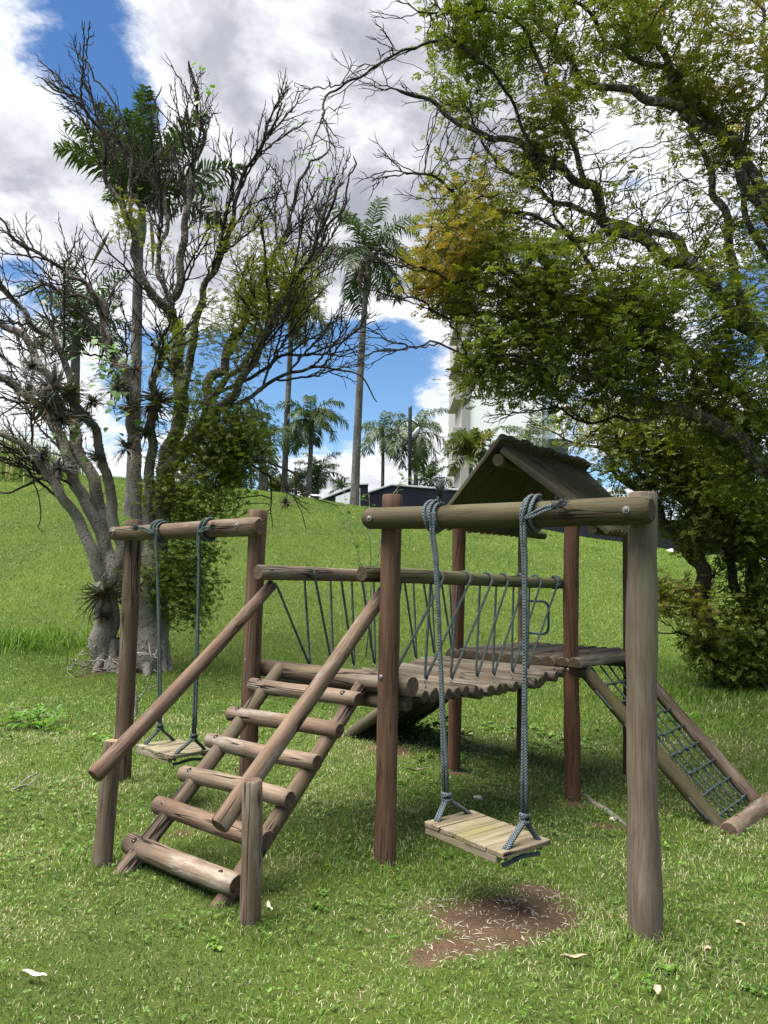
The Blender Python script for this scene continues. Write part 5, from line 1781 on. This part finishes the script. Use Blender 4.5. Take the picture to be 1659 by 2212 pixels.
def street_lamp():
    Y = 35.5
    t, f = at(886, 876, Y), at(887, 1062, Y)
    gz = float(ground_z(f[0], f[1]))
    root = empty('street_lamp', (f[0], f[1], gz), 'dark steel lamp post with a ring round its upper part before the palms', 'street lamp')
    off = np.array([f[0], f[1], gz])
    g = Geo().tube([np.array([f[0], f[1], gz - .1]) - off, t - off - [0, 0, .12], t - off + [.03, 0, 0]], [.085, .085, .05], 14)
    g.build('pole', M['lamp_metal'], root)
    c = at(885, 930, Y) - off
    Geo().tube([c + np.array([-.04 + .47 * math.cos(a), .02 * math.sin(a), .47 * math.sin(a)]) for a in np.linspace(0, 2 * math.pi, 49)], .035, 8, caps=False).build('ring', M['lamp_metal'], root)
    h = Geo()
    p0 = at(890, 945, Y) - off
    h.tube([p0 + [.02, -.1, -.02], p0 + [.12, -.12, .12], p0 + [.24, -.12, .34], p0 + [.30, -.12, .47]], [.05, .13, .10, .02], 12)
    h.build('lamp_head', M['lamp_shell'], root)


street_lamp()


def small_things():
    r = np.random.default_rng(44)
    # bent white pipe at the brow
    p = [at(x, y, 28.5) for x, y in ((669, 1088), (669, 1074), (671, 1070), (690, 1071), (693, 1076))]
    tag(Geo().tube(p, .04, 8).build('pipe_rail', M['white_pipe']), 'bent white pipe rail at the brow of the hill beside the queen palm trunk', 'pipe')
    # white lump by the right end of the wall
    c = at(1448, 1196, 26.5)
    g = Geo()
    u = np.linspace(0, math.pi, 9)
    g.tube([c + np.array([.02 * math.sin(3 * t), 0, -.16 * math.cos(t)]) for t in u], [max(.15 * math.sin(t) * (1 + .15 * math.sin(5 * t)), .004) for t in u], 12)
    tag(g.build('boulder', M['white_pipe']), 'small white painted stone on the grass by the right end of the dark wall', 'stone')
    # far cables on the left
    for k in range(3):
        a, b = at(-200, 885 + 8 * k, 60), at(190, 915 + 9 * k, 80)
        pts = [a + (b - a) * t - np.array([0, 0, 1.2 * math.sin(t * math.pi)]) for t in np.linspace(0, 1, 16)]
        o = Geo().tube(pts, .022, 5).build('power_cable', M['lamp_metal'])
        tag(o, ['uppermost', 'middle', 'lowest'][k] + ' of the three thin cables in the sky behind the left limbs', 'cable', 'power cables')
    # tall dry grass on the far left brow
    g = Geo()
    P = np.column_stack([r.uniform(-17, -11.0, 1600), r.uniform(25, 29, 1600)])
    blades(g, P, r.uniform(.7, 2.1, 1600) * np.interp(P[:, 0], [-17, -12.5, -11], [1, .8, .35]), r.uniform(.02, .05, 1600), r.uniform(.5, .97, 1600), r, .22)
    tag(g.build('tall_grass', M['grass']), kind='stuff')
    # stone and litter on the lawn
    def gp(px, py, z=0):
        d = ray(px, py)
        t = 5.0
        for _ in range(30):
            q = np.array([0, 0, EYE]) + d * t
            t += (q[2] - float(ground_z(q[0], q[1]))) / -d[2] * .8
        q = np.array([0, 0, EYE]) + d * t
        return q + np.array([0, 0, z])
    def pebble(px, py, s, lab, mat):
        c = gp(px, py, s * .25)
        g = Geo()
        u = np.linspace(0, math.pi, 8)
        g.tube([np.array([.1 * s * math.sin(2 * t), 0, -.45 * s * math.cos(t)]) for t in u], [max(s * .8 * math.sin(t), .001) for t in u], 10)
        o = g.build('stone', mat); o.location = tuple(c); o.rotation_euler = (r.uniform(-.3, .3), r.uniform(-.3, .3), r.uniform(0, 6))
        o.scale = (1.3, .8, .7)
        tag(o, lab, 'stone')
    pebble(1033, 1727, .045, 'pale stone on the grass under the tower beyond the front swing', M['stone'])
    pebble(1325, 1772, .035, 'pale chip of stone beside the surface root near the front post', M['stone'])
    def curled(px, py, L, w, ang, lab, mat, cat='leaf', name='dry_leaf', lift=.03):
        c = gp(px, py, .0)
        n = 9
        V = []
        for i in range(n):
            t = i / (n - 1)
            ww = w * math.sin(math.pi * (t * .92 + .04)) ** .7
            x = (t - .5) * L; z = lift + .18 * L * (t - .5) ** 2 * 2 + .004 * math.sin(9 * t)
            for q, zz in ((-1, .35), (-.5, .05), (0, 0), (.5, .05), (1, .35)):
                V.append((x, q * ww / 2 + .04 * L * math.sin(3 * t), z + zz * ww))
        V = np.array(V)
        Vb = V - [0, 0, .0018]
        i = np.arange(n - 1)[:, None] * 5; j = np.arange(4)[None, :]
        F = np.stack([i + j, i + j + 1, i + 6 + j, i + 5 + j], -1).reshape(-1, 4)
        g = Geo().add(V, F); g.add(Vb, F[:, ::-1])
        o = g.build(name, mat); o.location = tuple(c); o.rotation_euler = (r.uniform(-.15, .15), 0, ang)
        tag(o, lab, cat)
    curled(75, 2125, .115, .022, -.35, 'pale dry seed pod lying on the grass in the near left corner', M['pod'], 'seed pod', 'seed_pod')
    curled(578, 1985, .10, .020, 1.9, 'pale dry pod standing in the grass right of the front newel post', M['pod'], 'seed pod', 'seed_pod', .05)
    curled(1240, 2088, .11, .030, .05, 'brown curled dry leaf on the grass before the worn patch', M['dead_leaf'])
    curled(1420, 2160, .07, .030, 1.2, 'light brown crumpled leaf on the grass at the front of the mossy post', M['dead_leaf'])
    curled(1530, 2068, .035, .03, .4, 'small tan leaf on the grass right of the mossy post foot', M['dead_leaf'])
    curled(1597, 2012, .05, .035, 2.0, 'yellowish fallen leaf far right of the mossy post', M['dead_leaf'])
    curled(900, 1672, .20, .035, .1, 'long straw coloured dry leaf under the log bridge', M['dead_leaf'])
    # fallen forked stick at the left
    g = Geo()
    A = gp(28, 1712, .02); B = gp(62, 1706, .03); C_ = gp(88, 1688, .06); D = gp(75, 1690, .02)
    g.tube([A, (A + B) / 2 + [0, 0, .01], B, C_], [.007, .009, .007, .003], 7); g.tube([A + [0, .06, 0], B + [-.05, .1, .03], D + [0, .1, .03]], [.006, .007, .003], 7)
    tag(g.build('fallen_stick', M['dead_wood']), 'forked pale dry stick lying on the lawn at the left edge', 'stick')
    # surface root near the front right tower post
    g = Geo()
    pts = [gp(x, y, .005) for x, y in ((1262, 1718), (1285, 1738), (1310, 1752), (1335, 1770), (1352, 1785))]
    g.tube(pts, [.014, .02, .022, .018, .01], 8)
    tag(g.build('surface_root', M['dead_wood']), 'lichened root breaking the grass between tower post and front post', 'root')
    # dead branch stuck in the lawn behind the left swing
    Y = 8.6
    root = gp(285, 1600)
    g = Geo()
    def br(pts, r0, r1): g.tube([at(x, y, Y) + r.normal(0, .008, 3) for x, y in pts], np.linspace(r0, r1, len(pts)), 7)
    br([(282, 1612), (284, 1575), (295, 1540), (293, 1500), (287, 1480), (289, 1450)], .026, .010)
    br([(294, 1520), (308, 1500), (318, 1488), (322, 1465)], .012, .005)
    br([(318, 1488), (338, 1478), (348, 1470)], .007, .003); br([(287, 1480), (283, 1462), (281, 1448)], .008, .004)
    tag(g.build('dead_branch', M['dead_wood']), 'bleached dead branch standing in the lawn behind the left swing post', 'branch')
    # straw, crumbs and bits of root on the bare soil
    g = Geo()
    n = 900
    P = np.column_stack([r.normal(.6, .5, n), r.normal(3.86, .34, n)])
    P = P[(dirt_mask(P[:, 0], P[:, 1]) > .2)]
    for x, y in P:
        z = float(ground_z(x, y))
        a = r.uniform(0, 6.28); l = r.uniform(.006, .028)
        d = np.array([math.cos(a), math.sin(a), r.normal(.1, .2)])
        p = np.array([x, y, z + .003])
        if r.uniform() < .6:
            g.tube([p - d * l, p + r.normal(0, .003, 3) + [0, 0, .003], p + d * l], [.0007, .0012, .0006], 4, 0)
        else:
            s = r.uniform(.002, .006)
            g.tube([p - [0, 0, s], p + [0, 0, s * .2], p + [s * .3, 0, s]], [s * .6, s, s * .3], 6, 1)
    tag(g.build('soil_litter', [M['pod'], M['dead_wood']]), kind='stuff')
    # twig litter at the feet of the thorny tree
    g = Geo()
    for k in range(70):
        p = gp(r.uniform(150, 340), r.uniform(1425, 1462), r.uniform(.01, .08))
        d = np.array([r.normal(), r.normal(), r.normal(0, .25)]); d /= np.linalg.norm(d)
        l = r.uniform(.1, .4)
        g.tube([p - d * l / 2, p + r.normal(0, .03, 3), p + d * l / 2], [.004, .008, .003], 5)
    tag(g.build('twig_litter', M['dead_wood']), kind='stuff')
    # leafy weeds and saplings
    def weed(px, py, n, L, w, spread, tint, lab, up=.5, name='weed', cat='weed'):
        c = gp(px, py, 0)
        g = Geo(); st = Geo()
        for k in range(n):
            a = r.uniform(0, 6.28); e = r.uniform(.2, 1.1)
            s = c + np.array([r.normal(0, spread), r.normal(0, spread * .8), 0])
            h = r.uniform(.3, 1) * up
            tp = s + np.array([r.normal(0, .02), r.normal(0, .02), h])
            st.tube([s, (s + tp) / 2 + r.normal(0, .006, 3), tp], [.003, .0025, .0015], 4)
            for q in range(5):
                a = r.uniform(0, 6.28); e = r.uniform(-.1, .9)
                d = np.array([math.cos(a) * math.cos(e), math.sin(a) * math.cos(e), math.sin(e)])
                sd = np.cross(d, [0, 0, 1]); sd /= np.linalg.norm(sd)
                b = s + (tp - s) * r.uniform(.3, 1)
                l = L * r.uniform(.6, 1.2)
                V = np.array([b, b + d * l * .5 + sd * w * l, b + d * l + [0, 0, -.25 * l], b + d * l * .5 - sd * w * l])
                g.add(V, np.array([[0, 1, 2], [0, 2, 3]]), tint=np.full(4, np.clip(r.normal(tint, .15), 0, 1)))
        ro = empty(name, tuple(c), lab, cat)
        for q, f in enumerate(st.F): g.F.append(f + g.n); g.MI.append(np.full(len(f), 1, int))
        g.V += st.V; g.n += st.n
        g.build('foliage', [M['vine_leaf'], M['bark_stem']], ro).location = tuple(-c)
    weed(62, 1572, 26, .14, .16, .16, .35, 'dense tuft of narrow leaved weed on the lawn at the left edge', .20)
    weed(205, 1600, 6, .06, .4, .08, .7, 'low yellow green broadleaf weed left of the newel post', .06)
    weed(690, 1930, 3, .025, .4, .02, .8, 'light green seedling on the grass right of the front newel post', .04)
    weed(690, 1965, 3, .028, .4, .02, .75, 'two leaved seedling nearest the front newel post foot', .04)
    weed(455, 2045, 3, .03, .45, .02, .85, 'bright yellow green seedling on the near lawn in front of the ladder', .03)
    weed(1450, 2105, 3, .035, .35, .02, .6, 'leafy seedling at the near right below the mossy post', .04)
    weed(1400, 2130, 3, .035, .3, .02, .65, 'fresh green seedling at the front edge of the lawn under the mossy post', .06)
    weed(1625, 2150, 3, .035, .35, .03, .6, 'leafy seedling in the near right corner of the lawn', .04)
    weed(890, 1590, 16, .16, .2, .22, .15, 'dark fern growing in the shade under the log slide', .22)
    weed(930, 1640, 26, .05, .5, .35, .5, 'patch of rounded weeds on the soil under the log bridge', .07)
    weed(1110, 1580, 22, .06, .45, .35, .85, 'patch of yellowish weeds between the tower posts', .07)
    weed(1200, 1600, 18, .06, .45, .3, .8, 'patch of yellow green weeds right of the tower posts', .08)
    weed(1470, 1560, 8, .16, .10, .06, .5, 'grassy tuft in the lawn right of the mossy post', .22)
    weed(1600, 1478, 10, .12, .4, .2, .45, 'broad leaved weeds at the foot of the leaning brown stem', .18)
    weed(1130, 1260, 5, .12, .4, .1, .6, 'weed on the slope', .1) if False else None

    def sapling(pts, Y, n, L, lab, tint, leaf_w=.35):
        path = np.array([at(x, y, Y) for x, y in pts])
        f = path[0].copy()
        g = Geo(); st = Geo()
        st.tube(path, np.linspace(.010, .003, len(path)), 6)
        for k in range(n):
            t = r.uniform(.25, 1) * (len(path) - 1); i = min(int(t), len(path) - 2)
            p = path[i] + (path[i + 1] - path[i]) * (t - i)
            a = r.uniform(0, 6.28)
            d = np.array([math.cos(a), math.sin(a), r.normal(.2, .4)]); d /= np.linalg.norm(d)
            e = p + d * L * r.uniform(.6, 2.2)
            st.tube([p, e], [.003, .002], 4)
            for q in range(4):
                dd = d + r.normal(0, .5, 3); dd[2] -= .3; dd /= np.linalg.norm(dd)
                sd = np.cross(dd, [0, 0, 1]); sd /= np.linalg.norm(sd)
                l = L * r.uniform(.6, 1.1); b = p + (e - p) * r.uniform(.4, 1)
                g.add(np.array([b, b + dd * l * .5 + sd * l * leaf_w, b + dd * l, b + dd * l * .5 - sd * l * leaf_w]), np.array([[0, 1, 2], [0, 2, 3]]), tint=np.full(4, np.clip(r.normal(tint, .15), 0, 1)))
        ro = empty('sapling', tuple(f), lab, 'sapling')
        g.build('leaves', M['vine_leaf'], ro).location = tuple(-f)
        st.build('stem', M['dead_wood'], ro).location = tuple(-f)
    sapling([(800, 1400), (793, 1290), (783, 1230), (765, 1170), (750, 1110), (743, 1060)], 10.5, 34, .055, 'slender sapling with light green leaves between bridge hand log and hill', .72)
    sapling([(790, 1420), (805, 1280), (820, 1180), (835, 1100), (848, 1070), (865, 1045), (900, 1020)], 9.5, 14, .06, 'thin bare sapling with few leaves behind the top of the middle post', .45)
    sapling([(803, 1410), (800, 1200), (798, 1110), (797, 1066)], 11.5, 8, .08, 'young shoot with broad leaves just left of the middle post', .6, .5)
    # far trees and shrub along the skyline
    def far_tree(px, py, rx, ry, Y, lab, tint, n=900, name='distant_tree'):
        c = at(px, py, Y); gz = float(ground_z(c[0], c[1]))
        s = Y / 1722
        ro = empty(name, (c[0], c[1], gz), lab, 'tree', 'trees along the skyline')
        off = np.array([c[0], c[1], gz])
        tr = Geo().tube([(0, 0, -.2), (.05, 0, (c[2] - gz) * .6), (0, 0, c[2] - gz)], [.12, .09, .05], 8)
        for k in range(7):
            a = r.uniform(0, 6.28)
            tr.tube([(0, 0, (c[2] - gz) * .6), (rx * s * .35 * math.cos(a), rx * s * .35 * math.sin(a), (c[2] - gz) * .85), (rx * s * .7 * math.cos(a), rx * s * .7 * math.sin(a), c[2] - gz + ry * s * r.uniform(-.3, .5))], [.05, .035, .015], 6)
        tr.build('trunk', M['bark_stem'], ro)
        v = r.normal(0, 1, (n, 3)); v /= np.linalg.norm(v, axis=1)[:, None]
        cl = r.integers(0, 9, n); cc = r.uniform(-.55, .55, (9, 3))
        pos = (cc[cl] + v * .42 * (r.uniform(0, 1, n) ** .4)[:, None]) * np.array([rx * s, rx * s, ry * s]) + np.array([0, 0, c[2] - gz])
        g = Geo()
        sprays(g, pos, v, 4, .10, .06, np.clip(r.normal(tint, .12, n), 0, 1), r, flat=.3)
        g.build('crown', M['leaf'], ro)
    far_tree(512, 1032, 38, 34, 40, 'dark round tree on the skyline left of the bottle shaped palm', .15)
    far_tree(600, 1050, 40, 22, 42, 'low dark shrub tree on the skyline between the grey palm trunks', .25)
    far_tree(1530, 1165, 45, 40, 36, 'light leaved tree on the skyline right of the wall, behind the bushy tree', .6)
    far_tree(1640, 1170, 60, 60, 40, 'dark tree on the skyline at the right edge behind the bushy tree', .35)
    far_tree(30, 1000, 60, 30, 30, 'low ochre shrub on the brow at the far left under the tall grass', .7, 600, 'skyline_shrub')


small_things()
